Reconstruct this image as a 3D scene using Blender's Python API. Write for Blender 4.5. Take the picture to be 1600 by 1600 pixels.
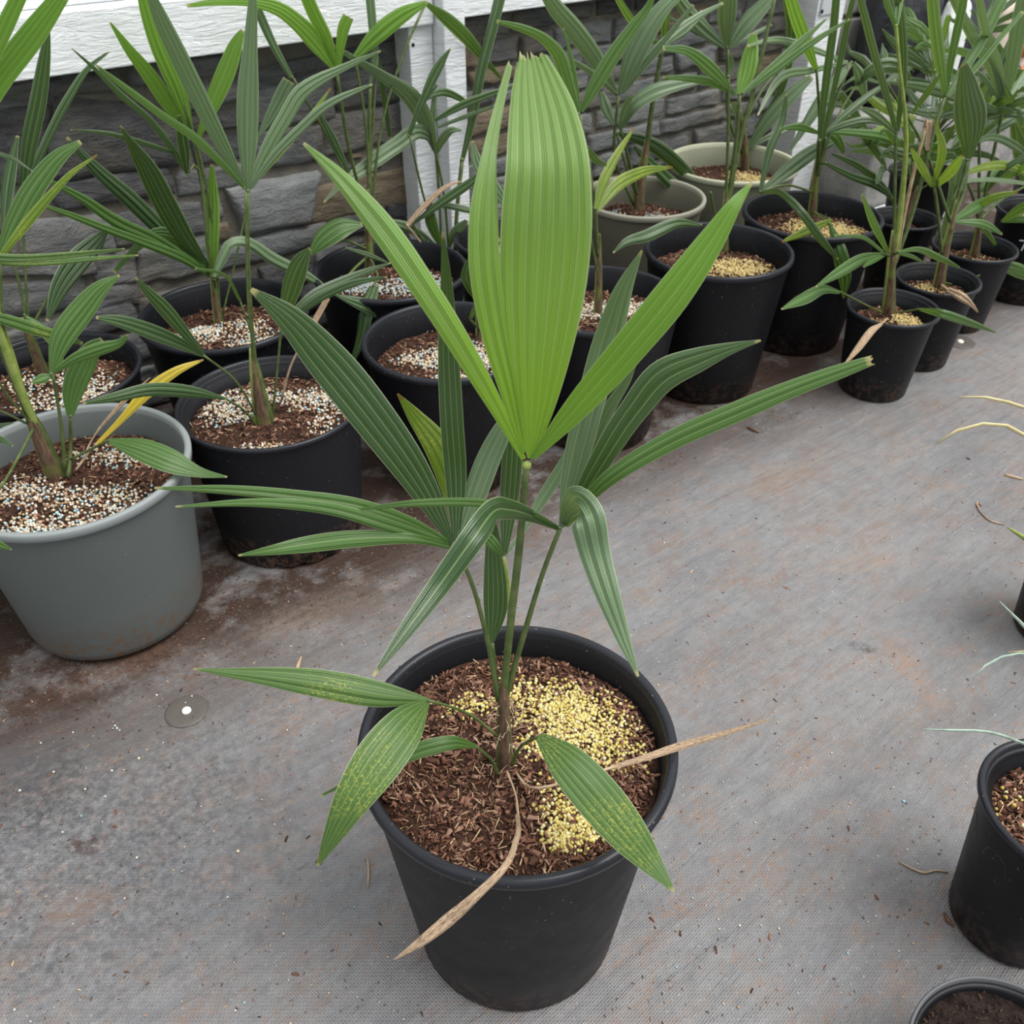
import bpy, math, random
import numpy as np
from mathutils import Vector, noise as mnoise
rng = random.Random(7); nrng = np.random.default_rng(7)
scene = bpy.context.scene; COL = scene.collection
for o in list(bpy.data.objects): bpy.data.objects.remove(o)

# ---------------------------------------------------------------- camera, sky, sun, exposure
F, PITCH, CAMH = 1450.0, math.radians(37.5), 1.17          # focal length in px of the 1600 px frame
CP, SP = math.cos(PITCH), math.sin(PITCH)
cam = bpy.data.cameras.new('camera'); camo = bpy.data.objects.new('camera', cam); COL.objects.link(camo)
camo.location = (0, 0, CAMH); camo.rotation_euler = (math.pi/2-PITCH, 0, 0)
cam.sensor_width = 36; cam.lens = F/1600*36; cam.clip_start = .02
cam.dof.use_dof = True; cam.dof.focus_distance = 1.0; cam.dof.aperture_fstop = 13
scene.camera = camo
w = bpy.data.worlds.new('overcast'); scene.world = w; w.use_nodes = True
wn = w.node_tree; wn.nodes.clear()
wo = wn.nodes.new('ShaderNodeOutputWorld'); wb = wn.nodes.new('ShaderNodeBackground')
wt = wn.nodes.new('ShaderNodeTexCoord'); ws = wn.nodes.new('ShaderNodeSeparateXYZ'); wr = wn.nodes.new('ShaderNodeValToRGB')
wn.links.new(wt.outputs['Generated'], ws.inputs[0]); wn.links.new(ws.outputs['Z'], wr.inputs[0])
wr.color_ramp.elements[0].position = 0.0; wr.color_ramp.elements[0].color = (.42, .45, .48, 1)
wr.color_ramp.elements[1].position = .9; wr.color_ramp.elements[1].color = (1, 1, 1, 1)
wn.links.new(wr.outputs[0], wb.inputs[0]); wb.inputs[1].default_value = 1.12
wn.links.new(wb.outputs[0], wo.inputs[0])
sl = bpy.data.lights.new('sun', 'SUN'); sl.energy = 2.7; sl.angle = math.radians(42); sl.color = (1, .98, .95)
so = bpy.data.objects.new('sun', sl); COL.objects.link(so)
so.rotation_euler = Vector((-.55, .12, -1)).to_track_quat('-Z', 'Y').to_euler()
vs = scene.view_settings; vs.view_transform = 'Standard'; vs.look = 'None'; vs.gamma = 1; vs.exposure = 0.50
vs.use_curve_mapping = False

# ---------------------------------------------------------------- pixel -> place helpers
UX, UY = .797, .603                     # the stone wall runs along this ground direction
def ray(px, py):
    dv = (800-py)/F
    return Vector(((px-800)/F, CP+dv*SP, -SP+dv*CP))        # per unit of depth along the camera axis
def on_z(px, py, z):
    r = ray(px, py); return Vector((0, 0, CAMH))+r*((z-CAMH)/r.z)
def on_y(px, py, y):
    r = ray(px, py); d = y/r.y; return Vector((0, 0, CAMH))+r*d, d
def on_n(px, py, n):
    r = ray(px, py); d = n/(-UY*r.x+UX*r.y); return Vector((0, 0, CAMH))+r*d, d
def n_of(p): return -UY*p.x+UX*p.y
def wall(s, n, z): return Vector((UX*s-UY*n, UY*s+UX*n, z))
CAMV = Vector((0, 0, CAMH))

# ---------------------------------------------------------------- material helpers
def newmat(name):
    m = bpy.data.materials.new(name); m.use_nodes = True
    nt = m.node_tree; nt.nodes.clear()
    return m, nt
class NT:
    def __init__(s, name):
        s.m, s.t = newmat(name); s.out = s.n('ShaderNodeOutputMaterial')
    def n(s, t, **k):
        x = s.t.nodes.new(t)
        for a, b in k.items(): setattr(x, a, b)
        return x
    def l(s, a, b): s.t.links.new(a, b)
    def math(s, op, a, b=None, clamp=False):
        x = s.n('ShaderNodeMath', operation=op, use_clamp=clamp)
        for i, v in enumerate((a, b)):
            if v is None: continue
            if isinstance(v, (int, float)): x.inputs[i].default_value = v
            else: s.l(v, x.inputs[i])
        return x.outputs[0]
    def mix(s, f, a, b, bt='MIX'):
        x = s.n('ShaderNodeMix', data_type='RGBA', blend_type=bt)
        for i, v in ((0, f), (6, a), (7, b)):
            if isinstance(v, (int, float)): x.inputs[i].default_value = v
            elif isinstance(v, (tuple, list)): x.inputs[i].default_value = (*v[:3], 1)
            else: s.l(v, x.inputs[i])
        return x.outputs[2]
    def noise(s, scale, detail=4, rough=.55, vec=None, dist=0):
        x = s.n('ShaderNodeTexNoise'); x.inputs['Scale'].default_value = scale
        x.inputs['Detail'].default_value = detail; x.inputs['Roughness'].default_value = rough
        x.inputs['Distortion'].default_value = dist
        s.l(vec if vec is not None else s.obj(), x.inputs['Vector']); return x.outputs['Fac']
    def obj(s):
        if not hasattr(s, '_o'): s._o = s.n('ShaderNodeTexCoord')
        return s._o.outputs['Object']
    def geo(s):
        if not hasattr(s, '_g'): s._g = s.n('ShaderNodeNewGeometry')
        return s._g.outputs['Position']
    def scale(s, v, sc, rot=(0, 0, 0)):
        x = s.n('ShaderNodeMapping'); x.inputs['Scale'].default_value = sc; x.inputs['Rotation'].default_value = rot
        s.l(v, x.inputs['Vector']); return x.outputs[0]
    def ramp(s, v, a, b):
        x = s.n('ShaderNodeMapRange', clamp=True); s.l(v, x.inputs[0]); x.inputs[1].default_value = a; x.inputs[2].default_value = b
        return x.outputs[0]
    def rand(s): return s.n('ShaderNodeObjectInfo').outputs['Random']
    def bump(s, h, strength=.3, dist=.002, prev=None):
        x = s.n('ShaderNodeBump'); x.inputs['Strength'].default_value = strength; x.inputs['Distance'].default_value = dist
        s.l(h, x.inputs['Height'])
        if prev is not None: s.l(prev, x.inputs['Normal'])
        return x.outputs[0]
    def bsdf(s, col, rough=.6, spec=.4, normal=None, metal=0):
        x = s.n('ShaderNodeBsdfPrincipled')
        for k, v in (('Base Color', col), ('Roughness', rough), ('Specular IOR Level', spec), ('Metallic', metal)):
            if isinstance(v, (int, float)): x.inputs[k].default_value = v
            elif isinstance(v, (tuple, list)): x.inputs[k].default_value = (*v[:3], 1)
            else: s.l(v, x.inputs[k])
        if normal is not None: s.l(normal, x.inputs['Normal'])
        return x
    def done(s, sh): s.l(sh.outputs[0] if hasattr(sh, 'outputs') else sh, s.out.inputs[0]); return s.m

def leafmat(name, ca, cb, rib=(.42, .52, .25), young=None, speck=0, tip=(.42, .36, .16), trans=.28, rough=.36, tipv=.99, spec=.5):
    k = NT(name)
    uv = k.n('ShaderNodeUVMap', uv_map='UVMap').outputs[0]; sp = k.n('ShaderNodeSeparateXYZ'); k.l(uv, sp.inputs[0])
    ed = k.n('ShaderNodeUVMap', uv_map='Edge').outputs[0]; se = k.n('ShaderNodeSeparateXYZ'); k.l(ed, se.inputs[0])
    x, v = sp.outputs[0], sp.outputs[1]
    line = k.math('POWER', k.math('ABSOLUTE', k.math('COSINE', k.math('MULTIPLY', x, math.pi))), 60)
    vein = k.math('SINE', k.math('MULTIPLY', x, math.pi*11))
    col = k.mix(k.rand(), ca, cb)
    if young: col = k.mix(k.ramp(v, .75, .2), col, young)
    col = k.mix(k.math('MULTIPLY', k.math('ADD', vein, 1), .17), col, tuple(q*.35 for q in ca))
    col = k.mix(k.math('MULTIPLY', k.noise(14, 3), .35), col, cb)
    col = k.mix(k.math('MULTIPLY', line, .42), col, rib)
    edge = k.ramp(k.math('ABSOLUTE', k.math('SUBTRACT', se.outputs[0], .5)), .475, .5)
    col = k.mix(k.math('MULTIPLY', edge, .6), col, (.50, .52, .34))
    if speck:
        sn = k.ramp(k.noise(420, 3, .7), .60-.05*speck, .74-.05*speck)
        big = k.ramp(k.noise(22, 2), .42, .62)
        col = k.mix(k.math('MULTIPLY', k.math('MULTIPLY', sn, big), .6), col, (.52, .50, .08))
    col = k.mix(k.math('MULTIPLY', k.ramp(v, tipv-.015, tipv), .85), col, tip)
    nb = k.bump(vein, .45, .0006)
    b = k.bsdf(col, rough, spec, nb)
    t = k.n('ShaderNodeBsdfTranslucent'); tc = k.mix(.5, col, (.38, .62, .05), 'MIX'); k.l(tc, t.inputs[0])
    mx = k.n('ShaderNodeMixShader'); mx.inputs[0].default_value = trans; k.l(b.outputs[0], mx.inputs[1]); k.l(t.outputs[0], mx.inputs[2])
    return k.done(mx)
M = {}
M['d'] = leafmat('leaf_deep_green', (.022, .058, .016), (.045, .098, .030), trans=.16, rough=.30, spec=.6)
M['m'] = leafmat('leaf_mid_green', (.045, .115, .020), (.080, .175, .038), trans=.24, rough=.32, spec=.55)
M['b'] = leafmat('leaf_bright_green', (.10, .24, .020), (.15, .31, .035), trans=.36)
M['g'] = leafmat('leaf_sheen_green', (.095, .160, .080), (.150, .225, .120), trans=.16, rough=.30, spec=.6)  # dark leaf whose grey sky sheen is put into the base colour
M['y'] = leafmat('leaf_young_lime', (.16, .29, .075), (.19, .32, .085), young=(.235, .43, .012), trans=.34, rough=.36, tip=(.50, .42, .25), tipv=.999)
M['s'] = leafmat('leaf_speckled', (.055, .125, .025), (.085, .170, .040), speck=1.6, trans=.2)
M['k'] = leafmat('leaf_yellow_speckled', (.11, .19, .012), (.16, .24, .02), speck=2, tip=(.20, .07, .015), tipv=.96)
M['o'] = leafmat('leaf_yellow', (.62, .47, .03), (.66, .50, .05), rib=(.55, .38, .05), speck=0, tip=(.30, .16, .07), tipv=.97)
def deadmat(name, a, b):
    k = NT(name); uv = k.n('ShaderNodeUVMap', uv_map='UVMap').outputs[0]
    st = k.noise(3, 3, .6, k.scale(uv, (14, 1.5, 1))); sp = k.ramp(k.noise(9, 3, .7, k.scale(uv, (1.3, 3.2, 1))), .50, .57)
    col = k.mix(k.ramp(st, .35, .65), a, b); col = k.mix(k.math('MULTIPLY', sp, .8), col, (.05, .03, .02))
    return k.done(k.bsdf(col, .85, .2, k.bump(st, .4, .001)))
M['x'] = deadmat('leaf_dead_straw', (.30, .19, .11), (.52, .40, .28))
def petiolemat(name, a, b):
    k = NT(name); col = k.mix(k.ramp(k.noise(60, 3), .35, .7), a, b)
    return k.done(k.bsdf(col, .5, .35, k.bump(k.noise(400, 2), .2, .0005)))
M['pet'] = petiolemat('petiole_green', (.050, .082, .020), (.105, .135, .045))
M['petl'] = petiolemat('petiole_lime', (.18, .25, .045), (.29, .34, .10))
M['petx'] = petiolemat('petiole_dry', (.30, .20, .12), (.48, .36, .24))
def trunkmat():
    k = NT('trunk_fibre'); v = k.scale(k.obj(), (60, 60, 9))
    nn = k.noise(4, 5, .65, v); col = k.mix(k.ramp(nn, .3, .7), (.045, .028, .018), (.190, .125, .080))
    col = k.mix(k.ramp(k.noise(25, 2), .52, .66), col, (.13, .15, .04))
    return k.done(k.bsdf(col, .9, .15, k.bump(nn, .8, .003)))
M['trunk'] = trunkmat()
def potmat(name, c, rough=.42, dirt=.25, dcol=(.16, .09, .055), low=.06):
    k = NT(name); z = k.n('ShaderNodeSeparateXYZ'); k.l(k.obj(), z.inputs[0])
    lowm = k.ramp(z.outputs[2], low*1.3, low*.2); nn = k.ramp(k.noise(70, 5, .75), .47, .60)
    col = k.mix(k.math('MULTIPLY', k.noise(9, 4), .35), c, tuple(min(1, q*1.4+.002) for q in c))
    col = k.mix(k.math('MULTIPLY', k.math('MULTIPLY', nn, lowm), min(1, dirt*3)), col, dcol)
    dust = k.ramp(k.noise(230, 1), .74, .78); col = k.mix(k.math('MULTIPLY', dust, .35), col, (.35, .30, .25))
    rr = k.math('ADD', k.math('MULTIPLY', k.noise(30, 4), .22), rough-.1)
    return k.done(k.bsdf(col, rr, .24, k.bump(k.noise(300, 2), .06, .0005)))
M['pot'] = potmat('plastic_black', (.0048, .0052, .0068), .46, .12)
M['potd'] = potmat('plastic_dusty_black', (.0085, .009, .011), .55, .4)
M['potg'] = potmat('plastic_grey', (.092, .104, .101), .5, .3, (.14, .07, .035), .09)
M['potgr'] = potmat('plastic_grey_rim', (.20, .22, .22), .45, .1)
M['potb'] = potmat('plastic_olive_beige', (.125, .122, .092), .5, .1)
M['potbr'] = potmat('plastic_beige_rim', (.26, .25, .20), .5, .1)
M['potc'] = potmat('plastic_sage_cream', (.21, .22, .16), .5, .1)
M['potcr'] = potmat('plastic_cream_rim', (.40, .41, .30), .5, .1)
M['rimg'] = potmat('plastic_scuffed_grey_rim', (.085, .088, .092), .45, .1)
M['rim'] = potmat('plastic_black_rim', (.014, .015, .019), .28, .1)
def attrmat(name, rough=.8, spec=.2, b=.3):
    k = NT(name); a = k.n('ShaderNodeAttribute', attribute_name='Col')
    nn = k.noise(500, 2); col = k.mix(k.math('MULTIPLY', nn, .45), a.outputs['Color'], (.04, .02, .012) if b else (.5, .45, .3))
    return k.done(k.bsdf(col, rough, spec, k.bump(nn, b, .0006) if b else None))
M['chip'] = attrmat('bark_chips'); 
k = NT('fertiliser_granules'); a_ = k.n('ShaderNodeAttribute', attribute_name='Col'); M['gran'] = k.done(k.bsdf(a_.outputs['Color'], .55, .35))
def soilmat(name, a, b):
    k = NT(name); nn = k.noise(140, 6, .7); v = k.ramp(k.noise(60, 3), .35, .7)
    return k.done(k.bsdf(k.mix(v, a, b), .95, .1, k.bump(nn, 1, .004)))
M['soil'] = soilmat('soil_bark_brown', (.022, .011, .008), (.085, .045, .030))
M['soild'] = soilmat('soil_dark_compost', (.010, .007, .006), (.035, .026, .021))

def floormat():
    k = NT('woven_ground_cover'); p = k.geo()
    sp = k.n('ShaderNodeSeparateXYZ'); k.l(p, sp.inputs[0]); X, Y = sp.outputs[0], sp.outputs[1]
    nco = k.math('ADD', k.math('MULTIPLY', X, -UY), k.math('MULTIPLY', Y, UX)); sco = k.math('ADD', k.math('MULTIPLY', X, UX), k.math('MULTIPLY', Y, UY))
    cw = k.n('ShaderNodeCombineXYZ'); k.l(sco, cw.inputs[0]); k.l(nco, cw.inputs[1]); wv = cw.outputs[0]
    sx = k.math('SINE', k.math('MULTIPLY', X, 2*math.pi/.0045)); sy = k.math('SINE', k.math('MULTIPLY', Y, 2*math.pi/.0045))
    weave = k.math('MULTIPLY', sx, sy)
    rib = k.math('ADD', weave, k.math('MULTIPLY', sy, .35))
    wr_ = k.noise(5, 4, .6, k.scale(wv, (1.2, 7, 1)), .4)          # faint creases along the wall direction
    col = k.mix(k.ramp(k.noise(2.2, 5, .6, p), .3, .7), (.148, .151, .160), (.212, .211, .213))
    col = k.mix(k.math('MULTIPLY', k.ramp(wr_, .35, .7), .45), col, (.245, .24, .236))
    mot = k.noise(30, 6, .72, k.scale(wv, (1, 1.5, 1)))
    col = k.mix(k.math('MULTIPLY', k.ramp(mot, .52, .28), .5), col, (.095, .095, .10)); col = k.mix(k.math('MULTIPLY', k.ramp(mot, .55, .78), .5), col, (.29, .28, .27))
    brn = k.math('MULTIPLY', k.ramp(k.noise(8, 6, .75, k.scale(wv, (1, 1.8, 1))), .47, .66), k.ramp(k.noise(90, 4, .7, p), .40, .60))
    col = k.mix(k.math('MULTIPLY', brn, .8), col, (.24, .15, .10))
    col = k.mix(k.math('MULTIPLY', k.math('ADD', rib, .6), .17), col, (.035, .035, .037))
    # trodden-in soil: brown film, thicker towards the row of pots
    near = k.ramp(nco, .55, 1.25)
    dirt = k.ramp(k.noise(3.1, 6, .68, p, .6), .46, .66); fine = k.ramp(k.noise(38, 5, .75, p), .42, .66)
    dm = k.math('MULTIPLY', k.math('MULTIPLY', dirt, fine), k.math('ADD', k.math('MULTIPLY', near, .6), .34))
    col = k.mix(dm, col, (.155, .085, .052))
    dk = k.math('MULTIPLY', k.ramp(k.noise(1.9, 4, .6, k.scale(wv, (1, 2.2, 1))), .52, .68), .42)
    col = k.mix(dk, col, (.10, .098, .10))
    soil = k.math('MULTIPLY', k.ramp(nco, 1.02, 1.26), k.ramp(k.noise(7, 5, .7, p), .34, .50))
    col = k.mix(soil, col, (.040, .022, .015))
    pale = k.ramp(k.noise(210, 3, .6, p), .64, .70); col = k.mix(k.math('MULTIPLY', pale, .6), col, (.40, .38, .35))
    def patch(px, py, rx, ry, c, amt, rot=.0):
        nonlocal col
        q = on_z(px, py, 0); m = k.n('ShaderNodeMapping', vector_type='TEXTURE'); k.l(p, m.inputs[0])
        m.inputs['Location'].default_value = q; m.inputs['Rotation'].default_value = (0, 0, rot); m.inputs['Scale'].default_value = (rx, ry, 1)
        ln = k.n('ShaderNodeVectorMath', operation='LENGTH'); k.l(m.outputs[0], ln.inputs[0])
        f = k.math('MULTIPLY', k.ramp(k.math('ADD', ln.outputs['Value'], k.math('MULTIPLY', k.math('SUBTRACT', k.noise(30, 5, .7, p), .5), 1.8)), 1.15, .35), k.ramp(k.noise(75, 4, .75, p), .38, .60))
        col = k.mix(k.math('MULTIPLY', f, amt), col, c)
    patch(120, 1330, .36, .28, (.070, .070, .075), .85, .5)  # light falloff on the left side, painted into the floor colour
    patch(380, 1050, .30, .13, (.105, .095, .09), .7, .6)
    patch(140, 1090, .085, .03, (.035, .018, .012), .9, .75)
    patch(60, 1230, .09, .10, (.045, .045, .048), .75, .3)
    patch(15, 1100, .06, .09, (.05, .03, .022), .6, .3)
    patch(200, 1040, .15, .035, (.10, .05, .03), .7, .6)
    patch(130, 1320, .03, .02, (.045, .022, .014), .85, .2)
    patch(1420, 1040, .035, .10, (.26, .15, .09), .55, .2)
    patch(1350, 880, .11, .03, (.27, .17, .11), .5, .2)
    patch(1350, 1012, .035, .012, (.03, .03, .03), .8, -.3)
    patch(1200, 600, .22, .07, (.045, .024, .016), .85, .6)
    patch(1230, 740, .20, .05, (.20, .13, .09), .55, .5)
    patch(480, 960, .14, .05, (.17, .11, .075), .5, .6)
    patch(120, 1420, .05, .03, (.22, .13, .085), .5, .4)
    h = k.bump(rib, .5, .0011); h = k.bump(wr_, .45, .012, h); h = k.bump(mot, .2, .003, h); h = k.bump(k.noise(3, 3, .5, p), .35, .03, h)
    return k.done(k.bsdf(col, .62, .35, h))
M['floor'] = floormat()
def stonemat(name, a, b, vein=.2):
    k = NT(name); g = k.geo()
    v = k.scale(g, (9, 9, 26)); n1 = k.noise(1.3, 7, .68, v, .8); n2 = k.noise(5, 4, .6, g)
    n3 = k.noise(40, 5, .7, g)
    col = k.mix(k.ramp(n1, .3, .72), a, b); col = k.mix(k.math('MULTIPLY', k.rand(), .45), col, tuple(q*.55 for q in a))
    col = k.mix(k.math('MULTIPLY', k.ramp(n2, .50, .72), .6), col, (.20, .165, .115))
    col = k.mix(k.math('MULTIPLY', k.ramp(n1, .66, .74), vein), col, (.42, .42, .40))
    h = k.bump(n1, 1., .02); h = k.bump(n3, .8, .006, h)
    return k.done(k.bsdf(col, .75, .3, h))
M['st0'] = stonemat('slate_dark', (.055, .057, .060), (.180, .182, .178))
M['st1'] = stonemat('slate_grey', (.105, .110, .112), (.260, .265, .255))
M['st2'] = stonemat('stone_brown', (.15, .115, .075), (.31, .25, .175))
M['st3'] = stonemat('slate_pale', (.170, .180, .184), (.290, .295, .292), .35)
k = NT('mortar'); n_ = k.noise(22, 6, .7); M['mortar'] = k.done(k.bsdf(k.mix(n_, (.085, .080, .066), (.22, .205, .17)), .95, .1, k.bump(k.noise(70, 5, .7), .9, .008)))
def paintmat(name, c, flake=.25):
    k = NT(name); g = k.geo(); v = k.scale(g, (7, 7, 42), (0, 0, 0)); n1 = k.noise(2.2, 6, .7, v, 1.2)
    cr = k.ramp(n1, .60, .66); col = k.mix(k.math('MULTIPLY', cr, flake), c, (.36, .38, .40))
    col = k.mix(k.math('MULTIPLY', k.ramp(k.noise(14, 5, .7, g), .55, .8), .25), col, (.50, .50, .47))
    return k.done(k.bsdf(col, .6, .3, k.bump(n1, .9, .007)))
M['paint'] = paintmat('white_paint_rough', (.80, .83, .84)); M['paint2'] = paintmat('white_paint_smooth', (.78, .80, .82), .12)
k = NT('metal_plate'); M['metal'] = k.done(k.bsdf((.55, .57, .6), .4, .5, None, .3))
k = NT('dark_void'); M['dark'] = k.done(k.bsdf((.01, .01, .011), .7, .2))
k = NT('concrete'); n_ = k.noise(9, 6, .7, k.geo()); M['conc'] = k.done(k.bsdf(k.mix(k.ramp(n_, .3, .7), (.16, .16, .16), (.40, .39, .37)), .9, .15, k.bump(k.noise(60, 4, .7, k.geo()), .7, .005)))
k = NT('frosted_pane'); t = k.n('ShaderNodeBsdfTranslucent'); t.inputs[0].default_value = (.82, .93, 1, 1)
tr = k.n('ShaderNodeBsdfTransparent'); tr.inputs[0].default_value = (.86, .94, 1, 1); mx = k.n('ShaderNodeMixShader'); mx.inputs[0].default_value = .5
k.l(t.outputs[0], mx.inputs[1]); k.l(tr.outputs[0], mx.inputs[2]); M['pane'] = k.done(mx)
def plain(name, c, r=.5, s=.4, bs=0):
    k = NT(name); return k.done(k.bsdf(c, r, s, k.bump(k.noise(35, 4, .6), bs, .01) if bs else None))
M['bagblack'] = plain('black_polythene', (.018, .019, .022), .35, .5, .6)
M['baggrey'] = plain('grey_polythene', (.085, .088, .10), .4, .5, .6)
M['bagwhite'] = plain('white_polythene', (.72, .76, .74), .5, .4, .4)
M['bagcream'] = plain('cream_sack', (.62, .52, .44), .5, .4, .4)
M['orange'] = plain('orange_print', (.62, .19, .045), .5)
M['white'] = plain('white_plastic', (.80, .77, .68), .5)
M['ink'] = plain('white_marker', (.75, .75, .75), .7)
M['bluegrass'] = petiolemat('grass_blue_green', (.22, .32, .26), (.42, .52, .42)); M['strawgrass'] = petiolemat('grass_straw', (.50, .42, .20), (.64, .56, .34))
def pegmat():
    k = NT('clear_plastic_disc'); b = k.bsdf((.13, .115, .10), .3, .5); t = k.n('ShaderNodeBsdfTransparent')
    mx = k.n('ShaderNodeMixShader'); mx.inputs[0].default_value = .6; k.l(t.outputs[0], mx.inputs[1]); k.l(b.outputs[0], mx.inputs[2]); return k.done(mx)
M['peg'] = pegmat(); M['bark'] = petiolemat('bark_brown', (.06, .03, .02), (.16, .085, .05))

# ---------------------------------------------------------------- mesh helpers
def mesh_obj(name, v, f, mat, parent=None, smooth=True, col=None):
    me = bpy.data.meshes.new(name); me.from_pydata([tuple(q) for q in v], [], [tuple(q) for q in f]); me.update()
    me.materials.append(M[mat] if isinstance(mat, str) else mat)
    if smooth: me.polygons.foreach_set('use_smooth', [True]*len(me.polygons))
    if col is not None:
        a = me.color_attributes.new('Col', 'FLOAT_COLOR', 'POINT'); a.data.foreach_set('color', np.asarray(col, np.float32).ravel())
    o = bpy.data.objects.new(name, me); COL.objects.link(o)
    if parent is not None: o.parent = parent
    return o
def empty(name, loc, label, cat, group=None):
    o = bpy.data.objects.new(name, None); COL.objects.link(o); o.location = loc; o.empty_display_size = .05
    tag(o, label, cat, group); return o
def tag(o, label, cat, group=None):
    o['label'] = label; o['category'] = cat
    if group: o['group'] = group
def struct(o): o['kind'] = 'structure'; return o
def rel(o, pts): L = o.location; return [Vector(p)-L for p in pts]
def lathe(prof, seg=64, rfun=None):
    v, f = [], []; n = len(prof)
    for i in range(seg):
        a = 2*math.pi*i/seg; ca, sa = math.cos(a), math.sin(a)
        for j, (r, z) in enumerate(prof):
            if rfun: r, z = rfun(r, z, a, j)
            v.append((r*ca, r*sa, z))
    for i in range(seg):
        for j in range(n-1):
            A, B = i*n+j, ((i+1) % seg)*n+j
            f.append((A, B, B+1, A+1))
    return v, f
def box_verts(o, ex, ey, ez):
    v = [o+ex*i+ey*j+ez*l for l in (0, 1) for j in (0, 1) for i in (0, 1)]
    f = [(0, 2, 3, 1), (4, 5, 7, 6), (0, 1, 5, 4), (2, 6, 7, 3), (0, 4, 6, 2), (1, 3, 7, 5)]
    return v, f
def wbox(name, s0, s1, n0, n1, z0, z1, mat, parent=None, bevel=.003):
    v, f = box_verts(wall(s0, n0, z0), wall(s1, n0, z0)-wall(s0, n0, z0), wall(s0, n1, z0)-wall(s0, n0, z0), Vector((0, 0, z1-z0)))
    c = sum(v, Vector())/8; c.z = z0
    o = mesh_obj(name, [q-c for q in v] if parent is None else [q-parent.location for q in v], f, mat, parent, False)
    if parent is None: o.location = c
    if bevel:
        b = o.modifiers.new('bevel', 'BEVEL'); b.width = bevel; b.segments = 2
    return o
def catmull(pts, m):
    """pts: list of arrays (k comps); m samples"""
    P = np.array(pts, float); n = len(P)
    d = np.linalg.norm(np.diff(P[:, :3], axis=0), axis=1)+1e-6
    kt = np.concatenate([[0], np.cumsum(d)]); kt /= kt[-1]
    mm = np.zeros_like(P)
    for i in range(n):
        if i == 0: mm[i] = (P[1]-P[0])/(kt[1]-kt[0])
        elif i == n-1: mm[i] = (P[-1]-P[-2])/(kt[-1]-kt[-2])
        else:
            a = (P[i]-P[i-1])/(kt[i]-kt[i-1]); b = (P[i+1]-P[i])/(kt[i+1]-kt[i])
            h0, h1 = kt[i]-kt[i-1], kt[i+1]-kt[i]; mm[i] = (a*h1+b*h0)/(h0+h1)
    out = []
    for t in np.linspace(0, 1, m):
        i = min(n-2, max(0, int(np.searchsorted(kt, t, 'right')-1))); h = kt[i+1]-kt[i]; u = (t-kt[i])/h
        out.append((2*u**3-3*u**2+1)*P[i]+(u**3-2*u**2+u)*h*mm[i]+(-2*u**3+3*u**2)*P[i+1]+(u**3-u**2)*h*mm[i+1])
    return np.array(out)
def ribbon(name, pts, ribs, mat, parent, m=18, roll=0., fold=.12, pleat=.10, org=None, ragged=0):
    """pts: (x,y,z,width). A pleated leaf blade; width runs across the blade, facing the open side of the plant."""
    S = catmull(pts, m); P = S[:, :3]; W = np.maximum(S[:, 3], .0006)
    T = np.gradient(P, axis=0); T /= np.linalg.norm(T, axis=1)[:, None]+1e-9
    view = np.array([0, 0, CAMH])-P.mean(0); view /= np.linalg.norm(view)
    K = 2*ribs+1; v = []; uv = []; ed = []
    wd_prev = None
    for i in range(m):
        A = np.cross(T[i], view)
        if wd_prev is not None:
            if np.dot(A, wd_prev) < 0: A = -A
            A = .6*A+.7*wd_prev; A -= T[i]*np.dot(A, T[i])
        A /= np.linalg.norm(A)+1e-9
        wd_prev = A
        N = np.cross(A, T[i]); cr, sr = math.cos(roll), math.sin(roll)
        A2 = A*cr+N*sr; N2 = N*cr-A*sr; ww = W[i]/cr
        for q in range(K):
            u = q/(K-1)-.5; off = pleat*ww/ribs*(.5 if q % 2 else -.5)-fold*abs(u)*2*ww*.5
            e = 0
            if ragged and i == m-1: e = rng.uniform(-1, .2)*ragged
            v.append(P[i]+A2*u*ww+N2*off+T[i]*e); uv.append((q/2, i/(m-1))); ed.append((u+.5, i/(m-1)))
    f = [(i*K+q, i*K+q+1, (i+1)*K+q+1, (i+1)*K+q) for i in range(m-1) for q in range(K-1)]
    if org is None: org = parent.matrix_world_loc if hasattr(parent, 'matrix_world_loc') else Vector((0, 0, 0))
    v = [Vector(q)-org for q in v]
    o = mesh_obj(name, v, f, mat, parent, False)
    me = o.data; u1 = me.uv_layers.new(name='UVMap'); u2 = me.uv_layers.new(name='Edge')
    me.polygons.foreach_set('use_smooth', [True]*len(me.polygons))
    ev = np.empty(len(me.edges)*2, np.int32); me.edges.foreach_get('vertices', ev); ev = ev.reshape(-1, 2)
    me.attributes.new('sharp_edge', 'BOOLEAN', 'EDGE').data.foreach_set('value', np.abs(ev[:, 0]-ev[:, 1]) == K)
    li = np.empty(len(me.loops), np.int32); me.loops.foreach_get('vertex_index', li)
    u1.data.foreach_set('uv', np.array(uv, np.float32)[li].ravel()); u2.data.foreach_set('uv', np.array(ed, np.float32)[li].ravel())
    return o
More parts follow.
